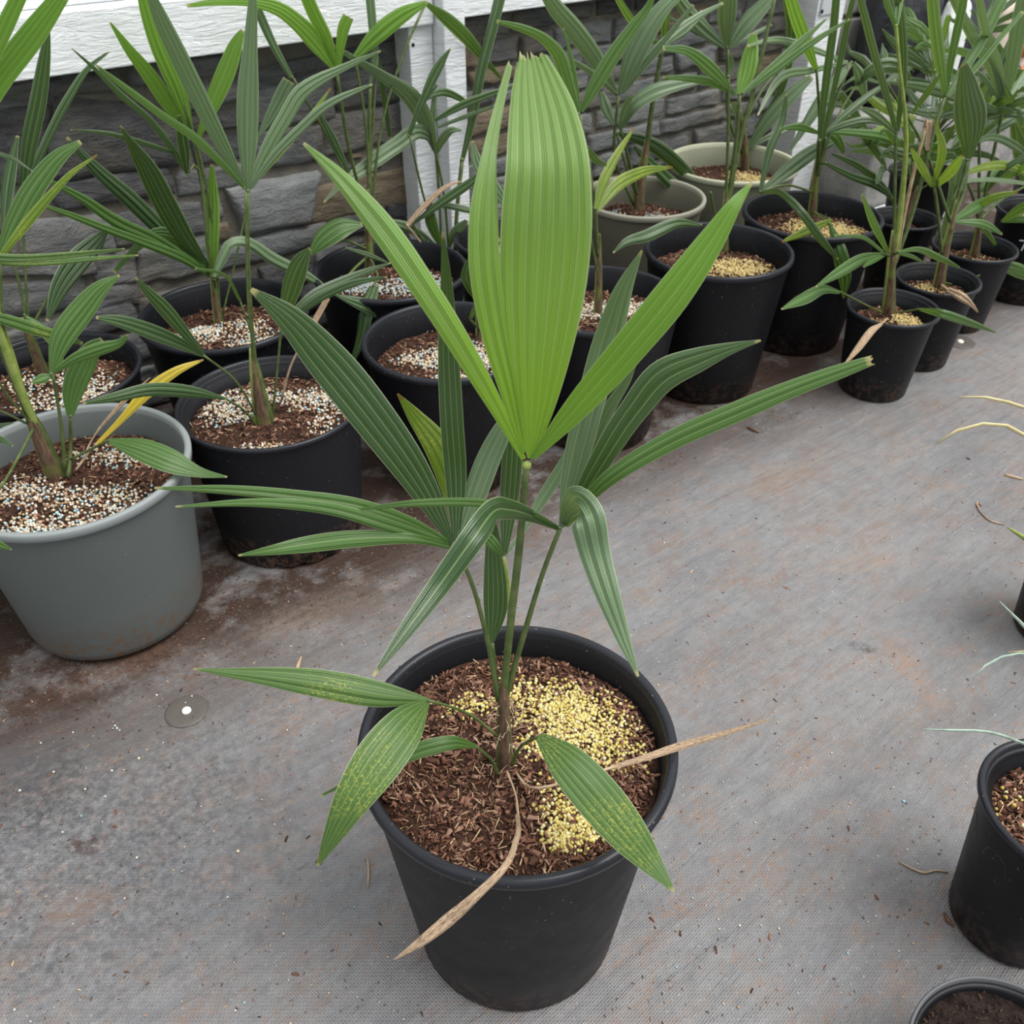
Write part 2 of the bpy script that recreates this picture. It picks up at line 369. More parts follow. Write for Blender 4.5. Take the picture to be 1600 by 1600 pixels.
def tube_geo(pts, m=14, seg=8, squash=1.0):
    S = catmull(pts, m); P = S[:, :3]; R = np.maximum(S[:, 3], .0004)
    T = np.gradient(P, axis=0); T /= np.linalg.norm(T, axis=1)[:, None]+1e-9
    ref = np.array([.3, 1, .1]); v = []; f = []
    for i in range(m):
        a = np.cross(T[i], ref); a /= np.linalg.norm(a)+1e-9; b = np.cross(T[i], a)
        for j in range(seg):
            t = 2*math.pi*j/seg; v.append(P[i]+R[i]*(a*math.cos(t)+b*math.sin(t)*squash))
    f = [(i*seg+j, i*seg+(j+1) % seg, (i+1)*seg+(j+1) % seg, (i+1)*seg+j) for i in range(m-1) for j in range(seg)]
    f += [tuple(range(seg))[::-1], tuple((m-1)*seg+j for j in range(seg))]
    return v, f
def tube(name, pts, mat, parent, org, m=14, seg=8, squash=1.0):
    v, f = tube_geo(pts, m, seg, squash); return mesh_obj(name, [Vector(q)-org for q in v], f, mat, parent)
# scattered small pieces joined into one mesh
ICO = None
def ico(level):
    import bmesh
    bm = bmesh.new(); bmesh.ops.create_icosphere(bm, subdivisions=level, radius=1)
    v = np.array([q.co[:] for q in bm.verts]); f = np.array([[x.index for x in q.verts] for q in bm.faces]); bm.free(); return v, f
ICO1, ICO2 = ico(1), ico(2)
CHV = np.array([(-1, -.5, -.5), (1, -.25, -.4), (.8, .45, -.5), (-.8, .6, -.4), (-.9, -.4, .5), (.9, -.3, .35), (.7, .35, .5), (-.75, .5, .4)], float)
CHF = np.array([(0, 3, 2), (0, 2, 1), (4, 5, 6), (4, 6, 7), (0, 1, 5), (0, 5, 4), (1, 2, 6), (1, 6, 5), (2, 3, 7), (2, 7, 6), (3, 0, 4), (3, 4, 7)])
def rotm(n, flat=None):
    q = nrng.normal(size=(n, 4)); 
    if flat is not None:
        yaw = nrng.uniform(0, 2*np.pi, n); q = np.stack([np.cos(yaw/2), nrng.normal(0, flat, n), nrng.normal(0, flat, n), np.sin(yaw/2)], 1)
    q /= np.linalg.norm(q, axis=1)[:, None]; a, b, c, d = q.T
    return np.stack([np.stack([1-2*(c*c+d*d), 2*(b*c-a*d), 2*(b*d+a*c)], -1), np.stack([2*(b*c+a*d), 1-2*(b*b+d*d), 2*(c*d-a*b)], -1), np.stack([2*(b*d-a*c), 2*(c*d+a*b), 1-2*(b*b+c*c)], -1)], 1)
def scatter(name, pos, scl, cols, base, mat, parent, flat=None, smooth=False):
    bv, bf = base; n = len(pos); R = rotm(n, flat)
    V = np.einsum('nij,nkj->nki', R, bv[None]*scl[:, None, :])+pos[:, None, :]
    Fc = (bf[None]+(np.arange(n)*len(bv))[:, None, None]).reshape(-1, 3)
    C = np.repeat(np.concatenate([cols, np.ones((n, 1))], 1)[:, None, :], len(bv), 1).reshape(-1, 4)
    me = bpy.data.meshes.new(name); V = V.reshape(-1, 3)
    me.vertices.add(len(V)); me.vertices.foreach_set('co', V.ravel())
    me.loops.add(Fc.size); me.loops.foreach_set('vertex_index', Fc.ravel().astype(np.int32))
    me.polygons.add(len(Fc)); me.polygons.foreach_set('loop_start', np.arange(0, Fc.size, 3, dtype=np.int32)); me.polygons.foreach_set('loop_total', np.full(len(Fc), 3, np.int32))
    me.update(calc_edges=True); me.validate()
    if smooth: me.polygons.foreach_set('use_smooth', [True]*len(Fc))
    a = me.color_attributes.new('Col', 'FLOAT_COLOR', 'POINT'); a.data.foreach_set('color', C.astype(np.float32).ravel())
    me.materials.append(M[mat]); o = bpy.data.objects.new(name, me); COL.objects.link(o); o.parent = parent; o['kind'] = 'stuff'
    return o
CHIPC = np.array([(.085, .036, .022), (.15, .066, .040), (.23, .115, .075), (.035, .015, .011), (.32, .19, .13), (.52, .36, .22)])
CHIPP = [.22, .25, .18, .12, .11, .12]
FERT = {'cream': (np.array([(.50, .41, .12), (.56, .48, .19), (.43, .33, .08), (.58, .53, .30), (.52, .45, .21)]), [.3, .3, .15, .12, .13]),
        'mixed': (np.array([(.56, .48, .35), (.46, .33, .20), (.64, .62, .56), (.26, .46, .54), (.50, .50, .42), (.38, .23, .13)]), [.3, .2, .2, .1, .12, .08]),
        'blue': (np.array([(.38, .47, .48), (.48, .47, .40), (.28, .42, .47), (.46, .37, .25)]), [.35, .3, .2, .15]),
        'tan': (np.array([(.48, .36, .13), (.56, .45, .20), (.40, .28, .10), (.52, .44, .26)]), [.35, .3, .2, .15])}

# ---------------------------------------------------------------- the setting
fl_v = [(-3, -1.5, 0), (5.5, -1.5, 0), (5.5, 6, 0), (-3, 6, 0)]
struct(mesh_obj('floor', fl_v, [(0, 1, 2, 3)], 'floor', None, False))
WN = 2.085
wl = wbox('wall_back', -1.6, 2.72, WN, WN+.30, 0, .757, 'mortar', None, 0); struct(wl)
BIG = [  # single stones one can pick out, as quads in photo pixels on the wall face, with tone and how proud they stand
 ([(352, 296), (500, 268), (478, 345), (388, 362)], 'st3', .030), ([(90, 150), (278, 172), (282, 255), (70, 285)], 'st0', .022),
 ([(-60, 180), (80, 165), (62, 285), (-60, 300)], 'st0', .012), ([(70, 292), (262, 262), (272, 300), (95, 325)], 'st0', .016),
 ([(38, 348), (166, 338), (178, 388), (36, 398)], 'st3', .016), ([(172, 338), (312, 318), (318, 362), (186, 386)], 'st1', .012),
 ([(-60, 408), (140, 398), (150, 425), (-60, 440)], 'st1', .014), ([(155, 398), (212, 392), (210, 440), (150, 446)], 'st1', .008),
 ([(216, 392), (330, 368), (336, 420), (222, 440)], 'st1', .014), ([(-60, 456), (130, 436), (140, 480), (-60, 505)], 'st1', .012),
 ([(146, 452), (230, 440), (236, 470), (152, 486)], 'st1', .010), ([(480, 300), (640, 262), (640, 320), (470, 352)], 'st2', .012),
 ([(396, 110), (640, 60), (640, 92), (396, 140)], 'st0', .012), ([(392, 146), (520, 118), (520, 186), (404, 200)], 'st1', .014),
 ([(528, 118), (640, 92), (640, 150), (530, 172)], 'st0', .016), ([(510, 186), (640, 158), (640, 214), (512, 242)], 'st1', .012),
 ([(404, 210), (505, 194), (500, 250), (398, 262)], 'st1', .010)]
def stone(corners, mat, proud, seed):
    """corners: four wall points (s,z), top-left first, clockwise"""
    GU = [0, .025, .08, .24, .42, .60, .78, .92, .975, 1]; GV = [0, .06, .16, .38, .62, .84, .94, 1]
    gx, gy = len(GU)-1, len(GV)-1; v = []; rs = random.Random(seed)
    (a, b, c, d) = [np.array(q) for q in corners]
    off = Vector((seed*3.7, seed*1.3, 0)); sz = max(abs(b[0]-a[0]), .02)
    for j in range(gy+1):
        for i in range(gx+1):
            u, t = GU[i], GV[j]
            p = (a*(1-u)+b*u)*(1-t)+(d*(1-u)+c*u)*t
            e = min(i, gx-i, j, gy-j)
            jx = mnoise.noise(Vector((p[0]*22, p[1]*22, 0))+off)*.007; jz = mnoise.noise(Vector((p[0]*22, p[1]*22, 9))+off)*.007
            dep = proud*(0, .72, .95, 1, 1, 1)[e]+mnoise.fractal(Vector((p[0]*14, p[1]*26, 3))+off, 1., 2., 5)*.009
            if e == 0: dep = -.02
            v.append(wall(p[0]+jx, WN-dep, p[1]+jz))
    K = gx+1
    f = [(j*K+i, (j+1)*K+i, (j+1)*K+i+1, j*K+i+1) for j in range(gy) for i in range(gx)]
    return mesh_obj('stone', [q-wl.location for q in v], f, mat, wl, True)
def w_s(px, py): p, _ = on_n(px, py, WN-.01); return (UX*p.x+UY*p.y, p.z)
bigs = []; sd = 1
def grow(cc, e=.008):
    mx_, mz_ = sum(t[0] for t in cc)/4, sum(t[1] for t in cc)/4
    return [(t[0]+math.copysign(e, t[0]-mx_), t[1]+math.copysign(e, t[1]-mz_)) for t in cc]
for q, m_, pr in BIG:
    cc = grow([w_s(*t) for t in q]); bigs.append((min(t[0] for t in cc), max(t[0] for t in cc), min(t[1] for t in cc), max(t[1] for t in cc)))
    stone(cc, m_, pr, sd); sd += 1
z = .0; placed = []
while z < .74:
    h = min(rng.uniform(.05, .10), .752-z); h = .752-z if .752-z-h < .04 else h; s = -.9
    blk = sorted((b[0], b[1]) for b in bigs if min(b[3], z+h)-max(b[2], z) > .40*h)
    iv, c0 = [], -.9
    for a, b in blk+[(2.68, 2.68)]:
        if a-c0 > .03: iv.append((c0, a))
        c0 = max(c0, b)
    for a, b in iv:
        s = a
        while s < b-.005:
            wd = rng.uniform(.10, .30); wd = b-s if b-s-wd < .07 else wd; cs = s+wd/2
            g = .004; wob = lambda ss, zz: zz+.012*mnoise.noise(Vector((ss*3, zz*9, 0)))
            rt = rng.random(); warm = 1.3 < cs
            m_ = 'st2' if rt < (.28 if warm else .08) else ('st0' if rt < .42 else ('st1' if rt < .82 else 'st3'))
            stone([(s+g, min(.752, wob(s, z+h)-g)), (s+wd-g, min(.752, wob(s+wd, z+h)-g)), (s+wd-g-rng.uniform(-.01, .01), wob(s+wd, z)+g), (s+g+rng.uniform(-.01, .01), wob(s, z)+g)], m_, rng.uniform(.006, .018), sd); sd += 1; placed.append((s, s+wd, z, z+h))
            s += wd
    z += h
placed += bigs
for _ in range(5000):                     # small packing stones in what is left between the larger ones
    s, z, wd, h = rng.uniform(0, 2.65), rng.uniform(.0, .73), rng.uniform(.03, .16), rng.uniform(.016, .05)
    if z+h > .752 or any(min(b[1], s+wd)-max(b[0], s) > .004 and min(b[3], z+h)-max(b[2], z) > .004 for b in placed): continue
    g = .003; placed.append((s, s+wd, z, z+h)); rt = rng.random()
    stone([(s+g, z+h-g), (s+wd-g, z+h-g-rng.uniform(0, .006)), (s+wd-g, z+g), (s+g, z+g+rng.uniform(0, .006))], 'st2' if rt < .25 else 'st0' if rt < .5 else 'st1', rng.uniform(.004, .015), sd); sd += 1
P1a, P1b = 1.293, 1.352
struct(wbox('trim_1', -1.6, P1a-.006, 1.998, 2.16, .762, .865, 'paint'))
struct(wbox('trim_2', P1b+.002, 2.66, 2.006, 2.16, .765, .865, 'paint'))
tp = wbox('trim_3', P1a, P1b, 1.966, 2.06, 0, 1.5, 'paint2'); struct(tp)
tb = wbox('trim_4', P1a-.066, P1a-.002, 2.012, 2.08, 0, .761, 'paint2'); struct(tb)
pc, _ = on_n(645, 70, 2.010)
v, f = lathe([(0, 0), (.004, 0), (.004, .002), (0, .002)], 10)
def face_wall(vs_, c): return [c+wall(q[0], -q[2], q[1]) for q in vs_]
mesh_obj('screw_hole', [q-tb.location for q in face_wall(v, pc)], f, 'dark', tb)
t2 = wbox('trim_5', 2.665, 2.80, 1.975, 2.10, 0, 1.3, 'paint2'); struct(t2)
pl = wbox('bracket_plate', 2.675, 2.745, 1.968, 1.9745, .645, .80, 'metal', t2, .001)
pc, _ = on_n(1284, 18, 1.967); mesh_obj('screw_hole', [q-t2.location for q in face_wall([(a*1.6, b*1.6, c) for a, b, c in v], pc)], f, 'dark', t2)
sill = wbox('trim_6', -1.6, 1.28, 2.05, 2.17, .866, .892, 'paint2'); struct(sill)
win = wbox('window_1', -1.6, 1.28, 2.10, 2.106, .893, 1.75, 'pane', None, 0); struct(win)
for i, s in enumerate((-.75, .25)):
    wbox('glazing_bar', s, s+.03, 2.092, 2.114, .893, 1.75, 'paint2', win, .002)
wr2 = wbox('wall_right', 2.82, 5.2, 2.10, 2.35, 0, 1.0, 'conc', None, 0); struct(wr2)
zz = .0
for r_ in range(5):
    for c_ in range(6):
        s0 = 2.825+c_*.40-(r_ % 2)*.2
        wbox('concrete_block', max(2.824, s0), s0+.39, 2.075, 2.12, zz+.004, zz+.19, 'conc', wr2, .006)
    zz += .2
struct(wbox('wall_ledge', 2.86, 5.2, 1.80, 2.07, 0, .33, 'conc', None, .012))
struct(wbox('trim_7', 2.62, 3.25, 1.66, 1.79, 0, .05, 'paint2'))

# ---------------------------------------------------------------- pots and plants
def pot_profile(R, h, k, style):
    rb = R*k; Rt = R-(.010 if style != 'thin' else .006)
    if style == 'round':
        out = [(0, .004), (rb-.03, .002), (rb-.012, .004), (rb-.003, .012), (rb+.001, .028)]
    else:
        out = [(0, .004), (rb-.006, .001), (rb, .006)]
    n0 = out[-1]
    for t in (.25, .5, .75): out.append((n0[0]+(Rt-n0[0])*t, n0[1]+(h-.028-n0[1])*t))
    out += [(Rt+.001, h-.024), (Rt+.002, h-.010), (Rt+.001, h-.006), (Rt-.004, h-.012)]
    if style == 'thermo': out += [(Rt-.005, h-.018), (Rt-.011, h-.022), (Rt-.0125, h-.05)]
    out += [(Rt-.012, h-.06), (Rt-.018, h-.10), (Rt-.03, h-.16), (0, h-.16)]
    return out
def make_pot(parent, R, h, k, style, body, rim, scallop=False):
    def rf(r, z, a, j):
        if scallop and j in (1, 2): z += .007*max(0, math.sin(a*19)); 
        return r, z
    v, f = lathe(pot_profile(R, h, k, style), 72, rf)
    p = mesh_obj('pot', v, f, body, parent)
    Rt = R-.010 if style != 'thin' else R-.006
    if style == 'round': pr = [(Rt-.001, h-.017), (R-.004, h-.017), (R-.001, h-.014), (R, h-.003), (R-.002, h), (R-.009, h), (R-.0115, h-.003), (R-.013, h-.02)]
    elif style == 'thin': pr = [(Rt+.003, h-.010), (R-.0015, h-.010), (R, h-.008), (R, h-.002), (R-.001, h), (R-.003, h), (R-.0042, h-.002), (R-.005, h-.012), (R-.006, h-.03)]
    elif style == 'thermo': pr = [(Rt-.001, h-.010), (R-.003, h-.0105), (R, h-.008), (R, h-.003), (R-.002, h), (R-.006, h), (R-.009, h-.003), (R-.011, h-.016), (R-.016, h-.019)]
    else: pr = [(Rt-.001, h-.016), (R-.004, h-.016), (R-.001, h-.013), (R, h-.008), (R-.001, h-.003), (R-.004, h), (R-.009, h-.0005), (R-.012, h-.004), (R-.0135, h-.016)]
    v, f = lathe(pr, 72); mesh_obj('pot_rim', v, f, rim, p)
    return p
def soil_h(x, y, R, seed): return .007*mnoise.noise(Vector((x*22, y*22, seed)))+.004*mnoise.noise(Vector((x*60, y*60, seed)))+.010*(1-(x*x+y*y)/(R*R))-.006
def make_soil(parent, R, z, mat, nchips, seed, fert=None, patches=(), ngran=0, gsize=.0024, chip=(.004, .011), nchip_parts=0):
    v, f = [(0, 0, z+soil_h(0, 0, R, seed))], []; rings, seg = 14, 48
    for i in range(1, rings+1):
        for j in range(seg):
            a = 2*math.pi*j/seg; r = R*i/rings; x, y = r*math.cos(a), r*math.sin(a); v.append((x, y, z+soil_h(x, y, R, seed)))
    for j in range(seg):
        f.append((0, 1+j, 1+(j+1) % seg))
        for i in range(rings-1):
            A = 1+i*seg+j; B = 1+i*seg+(j+1) % seg; f.append((A, A+seg, B+seg, B))
    so_ = mesh_obj('soil', v, f, mat, parent)
    def zs(xy): return np.array([z+soil_h(a, b, R, seed) for a, b in xy])
    if nchips:
        r = (R-.004)*np.sqrt(nrng.random(nchips)); a = nrng.random(nchips)*2*np.pi; xy = np.stack([r*np.cos(a), r*np.sin(a)], 1)
        L = (chip[0]+(chip[1]-chip[0])*nrng.random(nchips)**1.8)*.55; ci = nrng.choice(len(CHIPC), nchips, p=CHIPP)
        scl = np.stack([L, L*nrng.uniform(.25, .8, nchips), L*nrng.uniform(.12, .30, nchips)], 1); str_ = ci == 5; scl[str_, 1] *= .4; scl[str_, 0] *= 1.3
        cols = CHIPC[ci] if mat == 'soil' else CHIPC[ci]*.18+.004
        scatter('bark_mulch', np.concatenate([xy, (zs(xy)+nrng.uniform(0, .004, nchips))[:, None]], 1), scl, cols*nrng.uniform(.75, 1.3, (nchips, 1)), (CHV, CHF), 'chip', so_, .28)
    if ngran:
        pal, pp = FERT[fert]; pts = []
        tot = sum(q[4] for q in patches)
        for (cx, cy, rx, ry, wt, *rot) in patches:
            n = int(ngran*wt/tot); u = nrng.normal(size=(n, 2))*.55; rr = np.linalg.norm(u, axis=1); u[rr > 1.25] *= .6
            cr, sr = math.cos(rot[0] if rot else 0), math.sin(rot[0] if rot else 0)
            x, y = u[:, 0]*rx, u[:, 1]*ry; pts.append(np.stack([cx+x*cr-y*sr, cy+x*sr+y*cr], 1))
        xy = np.concatenate(pts); rr = np.linalg.norm(xy, axis=1); xy = xy[rr < R-.006]; n = len(xy)
        sz = nrng.uniform(.75, 1.2, n)*gsize
        cols = pal[nrng.choice(len(pal), n, p=pp)]*nrng.uniform(.85, 1.12, (n, 1))
        scatter('fertiliser_granules', np.concatenate([xy, (zs(xy)+sz*nrng.uniform(.3, 1.9, n))[:, None]], 1), np.stack([sz, sz*nrng.uniform(.8, 1, n), sz*nrng.uniform(.8, 1, n)], 1), cols, ICO2 if gsize > .0023 and ngran > 1000 and fert == 'cream' else ICO1, 'gran', so_, None, True)
    return so_
def parse(t):
    """'x,y,w x,y,w,off' in photo pixels; off = distance in front (-) of or behind (+) the plant's own stem, in metres"""
    r = []
    for q in t.split():
        a = [float(c) for c in q.split(',')]; r.append(a)
    return r
class Plant:
    def __init__(s, name, label, cat, group, X, Y, D, h, k=.75, style='bead', body='pot', rim='rim', soil='soil', sdepth=.042, seed=0,
                 nchips=500, fert=None, patches=(), ngran=0, trunk=None, mode='n', scallop=False, gsize=.0026, chip=(.005, .014)):
        s.root = empty(name, (X, Y, 0), label, cat, group); s.mode = mode; R = D/2
        s.R, s.h = R, h; s.pot = make_pot(s.root, R, h, k, style, body, rim, scallop); s.sz = h-sdepth
        s.soil = make_soil(s.root, R-(.0150 if style != 'thin' else .006)-sdepth*.10, s.sz, soil, nchips, seed+.5, fert, patches, ngran, gsize, chip)
        s.org = Vector((X, Y, 0)); s.rr = random.Random(seed+3)
        s.trunk = None
        if trunk:
            T = parse(trunk); b = on_z(T[0][0], T[0][1], s.sz); s.plane = n_of(b) if mode == 'n' else b.y
            s.tp = T; e_ = T[-1]; g_ = T[-2]
            pts = [s.at(q) for q in T]+[s.at([e_[0]*1.8-g_[0]*.8, e_[1]*1.8-g_[1]*.8, e_[2]*.35])]; pts[0][2] -= .01
            pts = [[p[0], p[1], p[2], p[3]*.40] for p in pts]
            tube('trunk', pts, 'trunk', s.root, s.org, 18, 14)
            for sg_ in (-1, 1, .25):
                w0 = pts[0][3]; q_ = [[p[0]+sg_*p[3]*(.75-.3*i_/len(pts)), p[1]-abs(.9-abs(sg_))*p[3]*.8, p[2]+(.006 if i_ == 0 else 0), w0*(.42 if i_ < len(pts)-1 else .22)*(1-.12*i_)] for i_, p in enumerate(pts)]
                if sg_ == .25: q_ = q_[:-1]
                tube('leaf_sheath', q_, 'petl' if sg_ == -1 and mode == 'n' else 'pet' if sg_ != .25 else 'trunk', s.root, s.org, 14, 8)
        else: s.plane = n_of(s.org) if mode == 'n' else Y
    def at(s, q, off=0.):
        off = q[3] if len(q) > 3 else off
        pl = s.plane+off
        if s.mode == 'n': pl = min(pl, 1.955); p, d = on_n(q[0], q[1], pl)
        else: p, d = on_y(q[0], q[1], pl)
        return [p.x, p.y, p.z, q[2]*d/F*(.84 if s.mode == 'n' else .96)]
    def leaf(s, code, pet, *segs, ribs=None, pmat=None):
        """one fan leaf: stalk + its blades"""
        segs = [parse(t) for t in segs]; hub = segs[0][0] if segs else None
        hoff = hub[3] if hub and len(hub) > 3 else s.rr.uniform(-.05, .03)
        if pet is None:
            b = s.tp[-1] if hasattr(s, 'tp') else (hub[0]+2, hub[1]+30, 5)
            mx_ = (b[0]*.45+hub[0]*.55+(hub[0]-b[0])*-.12, b[1]*.45+hub[1]*.55)
            pet = [[b[0], b[1], 6, 0.], [mx_[0], mx_[1], 5.5], [hub[0], hub[1], 4.5, hoff]]
        else: pet = parse(pet)
        n = len(pet); pp = []
        for i, q in enumerate(pet):
            o = q[3] if len(q) > 3 else hoff*(i/(max(1, n-1))); p = s.at(q[:3], o); pp.append([p[0], p[1], p[2], max(.0008, p[3]*.5)])
        v, f = tube_geo(pp, 12, 8, .8)
        if hub:                                            # little knuckle where the blades meet
            c = Vector(s.at(hub[:3], hoff)[:3]); b0 = len(v); r_ = max(.0016, pp[-1][3]*1.25)
            v += [np.array(c)+q*r_ for q in ICO1[0]]; f += [tuple(int(a)+b0 for a in q) for q in ICO1[1]]
        m_ = pmat or ('petx' if code == 'x' else 'pet')
        L = mesh_obj('palm_leaf', [Vector(q)-s.org for q in v], f, m_, s.root)
        for sg in segs:
            c = code
            toff = sg[-1][3] if len(sg[-1]) > 3 else hoff+s.rr.uniform(-.09, .05); pts = []
            d = [0.]
            for a, b in zip(sg, sg[1:]): d.append(d[-1]+math.hypot(a[0]-b[0], a[1]-b[1]))
            for i, q in enumerate(sg):
                o = q[3] if len(q) > 3 else hoff+(toff-hoff)*(d[i]/d[-1]); pts.append(s.at(q[:3], o))
            wmx = max(q[2] for q in sg)
            rb = ribs or (2 if wmx < 16 else 3 if wmx < 30 else 4 if wmx < 50 else 5 if wmx < 68 else 7)
            if s.mode == 'n' and not ribs: rb = max(2, int(round(wmx/9)))
            ribbon('leaflet', pts, rb, c, L, 22, s.rr.uniform(-.55, .55), s.rr.uniform(.05, .35), .30, s.org)
        return L
GP = 'potted palms along the stone wall'

# --- the palm in front
# granule patches: photo pixel -> spot on the soil
HX, HY, HD, HH = .006, .651, .348, .364
def soilxy(px, py): p = on_z(px, py, HH-.031); return p.x-HX, p.y-HY
gp = []
for (px, py, rx, ry, wt, rot) in ((880, 1105, .075, .040, 10, -.3), (915, 1150, .055, .035, 6, -.5), (735, 1108, .035, .016, 1.6, .2), (850, 1170, .03, .02, 2.2, 0), (905, 1285, .038, .022, 4.2, -.2), (885, 1310, .025, .018, 2.2, 0), (880, 1245, .03, .03, 1, 0), (960, 1175, .04, .03, 1, 0)):
    a, b = soilxy(px, py); gp.append((a, b, rx, ry, wt, rot))
hero = Plant('potted_palm', 'large palm in a black pot standing alone in the foreground, bright green top leaf', 'potted palm', None, HX, HY, HD, HH, .735, 'bead', 'pot', 'rim', 'soil', .031, 1,
             6500, 'cream', gp, 2700, '790,1200,34 788,1160,30 787,1120,27 787,1085,20', 'y', gsize=.0023, chip=(.003, .012))
H_ = hero.leaf
chv = []
for i in range(6):
    me = bpy.data.meshes.new('bark_chip'); cv = CHV*np.array([1, rng.uniform(.8, 1.3), 1])+nrng.normal(0, .09, (8, 3)); me.from_pydata([tuple(q) for q in cv], [], [tuple(map(int, q)) for q in CHF])
    at_ = me.color_attributes.new('Col', 'FLOAT_COLOR', 'POINT'); cc_ = CHIPC[[1, 2, 2, 0, 1, 4][i]]*1.0; at_.data.foreach_set('color', np.tile([*cc_, 1], 8).astype(np.float32)); me.materials.append(M['chip']); chv.append(me)
for i in range(170):
    r_ = (hero.R-.032)*math.sqrt(rng.random()); a_ = rng.uniform(0, 6.283); x_, y_ = r_*math.cos(a_), r_*math.sin(a_); L_ = rng.uniform(.0032, .0058)
    o = bpy.data.objects.new('bark_chip', chv[i % 6]); COL.objects.link(o); o.parent = hero.soil
    o.location = (x_, y_, hero.sz+soil_h(x_, y_, hero.R-.0197, 1.5)+rng.uniform(.002, .005)); o.scale = (L_, L_*rng.uniform(.6, 1), L_*rng.uniform(.3, .55)); o.rotation_euler = (rng.gauss(0, .3), rng.gauss(0, .3), rng.uniform(0, 6.28))
top = H_('y', '786,1095,12,0 797,980,13,0 811,860,13,.005 823,725,9,0')
def blade(L, code, t, ribs, roll, fold, pleat=.28, ragged=0, m=40):
    sg = parse(t); pts = [hero.at(q) for q in sg]; return ribbon('leaflet', pts, ribs, code, L, m, roll, fold, pleat, hero.org, ragged)
v_, f_ = ICO1; c_ = Vector(hero.at((823, 727, 1, -.004))[:3])-hero.org
mesh_obj('leaf_knuckle', [Vector(q)*.0045+c_ for q in v_], [tuple(map(int, q)) for q in f_], 'petl', top)
blade(top, 'y', '829,716,10,0 835,640,62,.0 842,540,110,.0 850,420,144,.0 855,320,146,0 856,270,138,.005 850,200,118,.03 840,140,86,.06 829,80,40,.085', 7, .04, -.12, .26, .010, 48)
blade(top, 'y', '818,708,7,0 797,615,30,-.004 770,500,46,-.006 757,400,51,-.006 757,330,46,0 764,250,26,.02 777,180,17,.05 799,92,9,.08', 3, -.2, .1, .3, .006, 44)
blade(top, 'y', '818,718,8,0 760,612,30,-.01 670,465,43,-.02 590,350,43,-.01 530,278,26,0 474,224,5,.02', 2, .25, .3)
blade(top, 'b', '832,716,10,-.002 895,645,40,-.02 980,548,56,-.04 1060,450,58,-.04 1115,372,42,-.03 1150,317,22,-.02 1176,284,3,0', 4, -.15, .12)
LB = H_('m', '790,1090,10,0 825,970,9,.01 850,890,8,.015 875,826,8,.02')
blade(LB, 'd', '872,826,7,.02 835,808,20,.005 798,797,34,-.025 772,800,42,-.055 742,838,42,-.085 690,910,37,-.11 630,992,24,-.15 583,1057,4,-.18', 2, .1, .12)
blade(LB, 'm', '872,824,5,.02 820,799,11,0 740,786,14,-.02 650,787,12,-.03 552,797,3,-.02', 2, .3, .2)
blade(LB, 'g', '876,824,8,.025 884,806,24,.015 896,790,46,-.005 906,788,58,-.03 917,812,60,-.05 928,860,52,-.06 948,925,41,-.085 973,995,24,-.11 997,1057,4,-.14', 3, -.05, .1)
blade(LB, 'g', '877,822,8,.02 893,745,36,.035 922,630,46,.05 950,530,47,.06 975,450,28,.06 1003,391,3,.06', 3, .1, .1)
blade(LB, 'g', '880,820,6,.02 915,725,20,.05 955,632,20,.06 982,590,11,.06 993,569,3,.06', 2, .2, .1)
blade(LB, 'd', '880,822,8,.02 930,735,34,.02 990,642,46,.02 1040,585,52,.02 1090,563,40,.02 1140,545,20,.02 1189,532,3,.02', 3, -.15, .12)
blade(LB, 'm', '884,822,8,.02 950,748,26,0 1050,687,33,0 1150,643,34,0 1250,602,28,0 1320,577,23,0 1367,561,15,0', 3, .1, .35, .2, .004)
LC = H_('d', '779,1095,10,0 758,985,9,.0 733,900,8,0 710,850,8,0')
blade(LC, 'd', '706,848,10,0 662,765,48,.01 585,655,70,.02 508,560,68,.03 445,492,40,.03 392,452,7,.03', 5, .08, .1)
blade(LC, 'd', '712,846,10,0 713,765,32,.02 706,655,38,.03 700,530,32,.04 698,450,20,.04 692,362,4,.04', 4, -.1, .05)
blade(LC, 'k', '714,846,8,.0 712,775,40,.04 682,695,44,.06 648,650,25,.07 621,615,3,.07', 4, .1, .05)
blade(LC, 'g', '716,844,8,0 740,778,36,.02 765,712,38,.04 786,668,28,.05 802,632,4,.06', 4, .15, .05)
blade(LC, 'm', '705,851,8,0 640,817,18,-.01 560,791,22,-.02 460,776,20,-.03 350,766,15,-.04 243,763,4,-.04', 2, .3, .3)
blade(LC, 'm', '705,852,8,0 620,826,20,-.02 520,797,20,-.03 400,786,14,-.05 274,792,3,-.06', 2, .2, .3)
blade(LC, 'm', '706,855,8,0 650,842,16,-.02 560,841,28,-.03 480,850,27,-.04 420,860,15,-.05 372,868,3,-.05', 2, -.1, .3)
LD = H_('d', '783,1085,9,.01 796,960,7,.02 795,920,7,.03 787,870,6,.03', pmat='petl')
blade(LD, 'd', '788,868,8,.03 794,800,28,.05 800,720,34,.06 803,640,30,.07 800,560,8,.08', 4, 0, .1)
blade(LD, 'm', '785,867,6,.03 772,852,18,.03 755,832,16,.04 738,806,5,.05', 3, .1, .1)
blade(LD, 'g', '790,867,5,.03 826,815,12,.06 850,775,20,.08 872,740,20,.09 895,690,4,.1', 2, 0, .1)
LE = H_('d', '778,1090,8,.01 769,1005,7,.02')
blade(LE, 'd', '767,1004,9,.02 774,955,38,.03 774,900,38,.04 771,850,26,.05 766,790,6,.06', 5, 0, .1, .2)
LF = H_('s', '776,1150,6,-.02 735,1117,6,-.03 700,1103,6,-.04 668,1094,7,-.05')
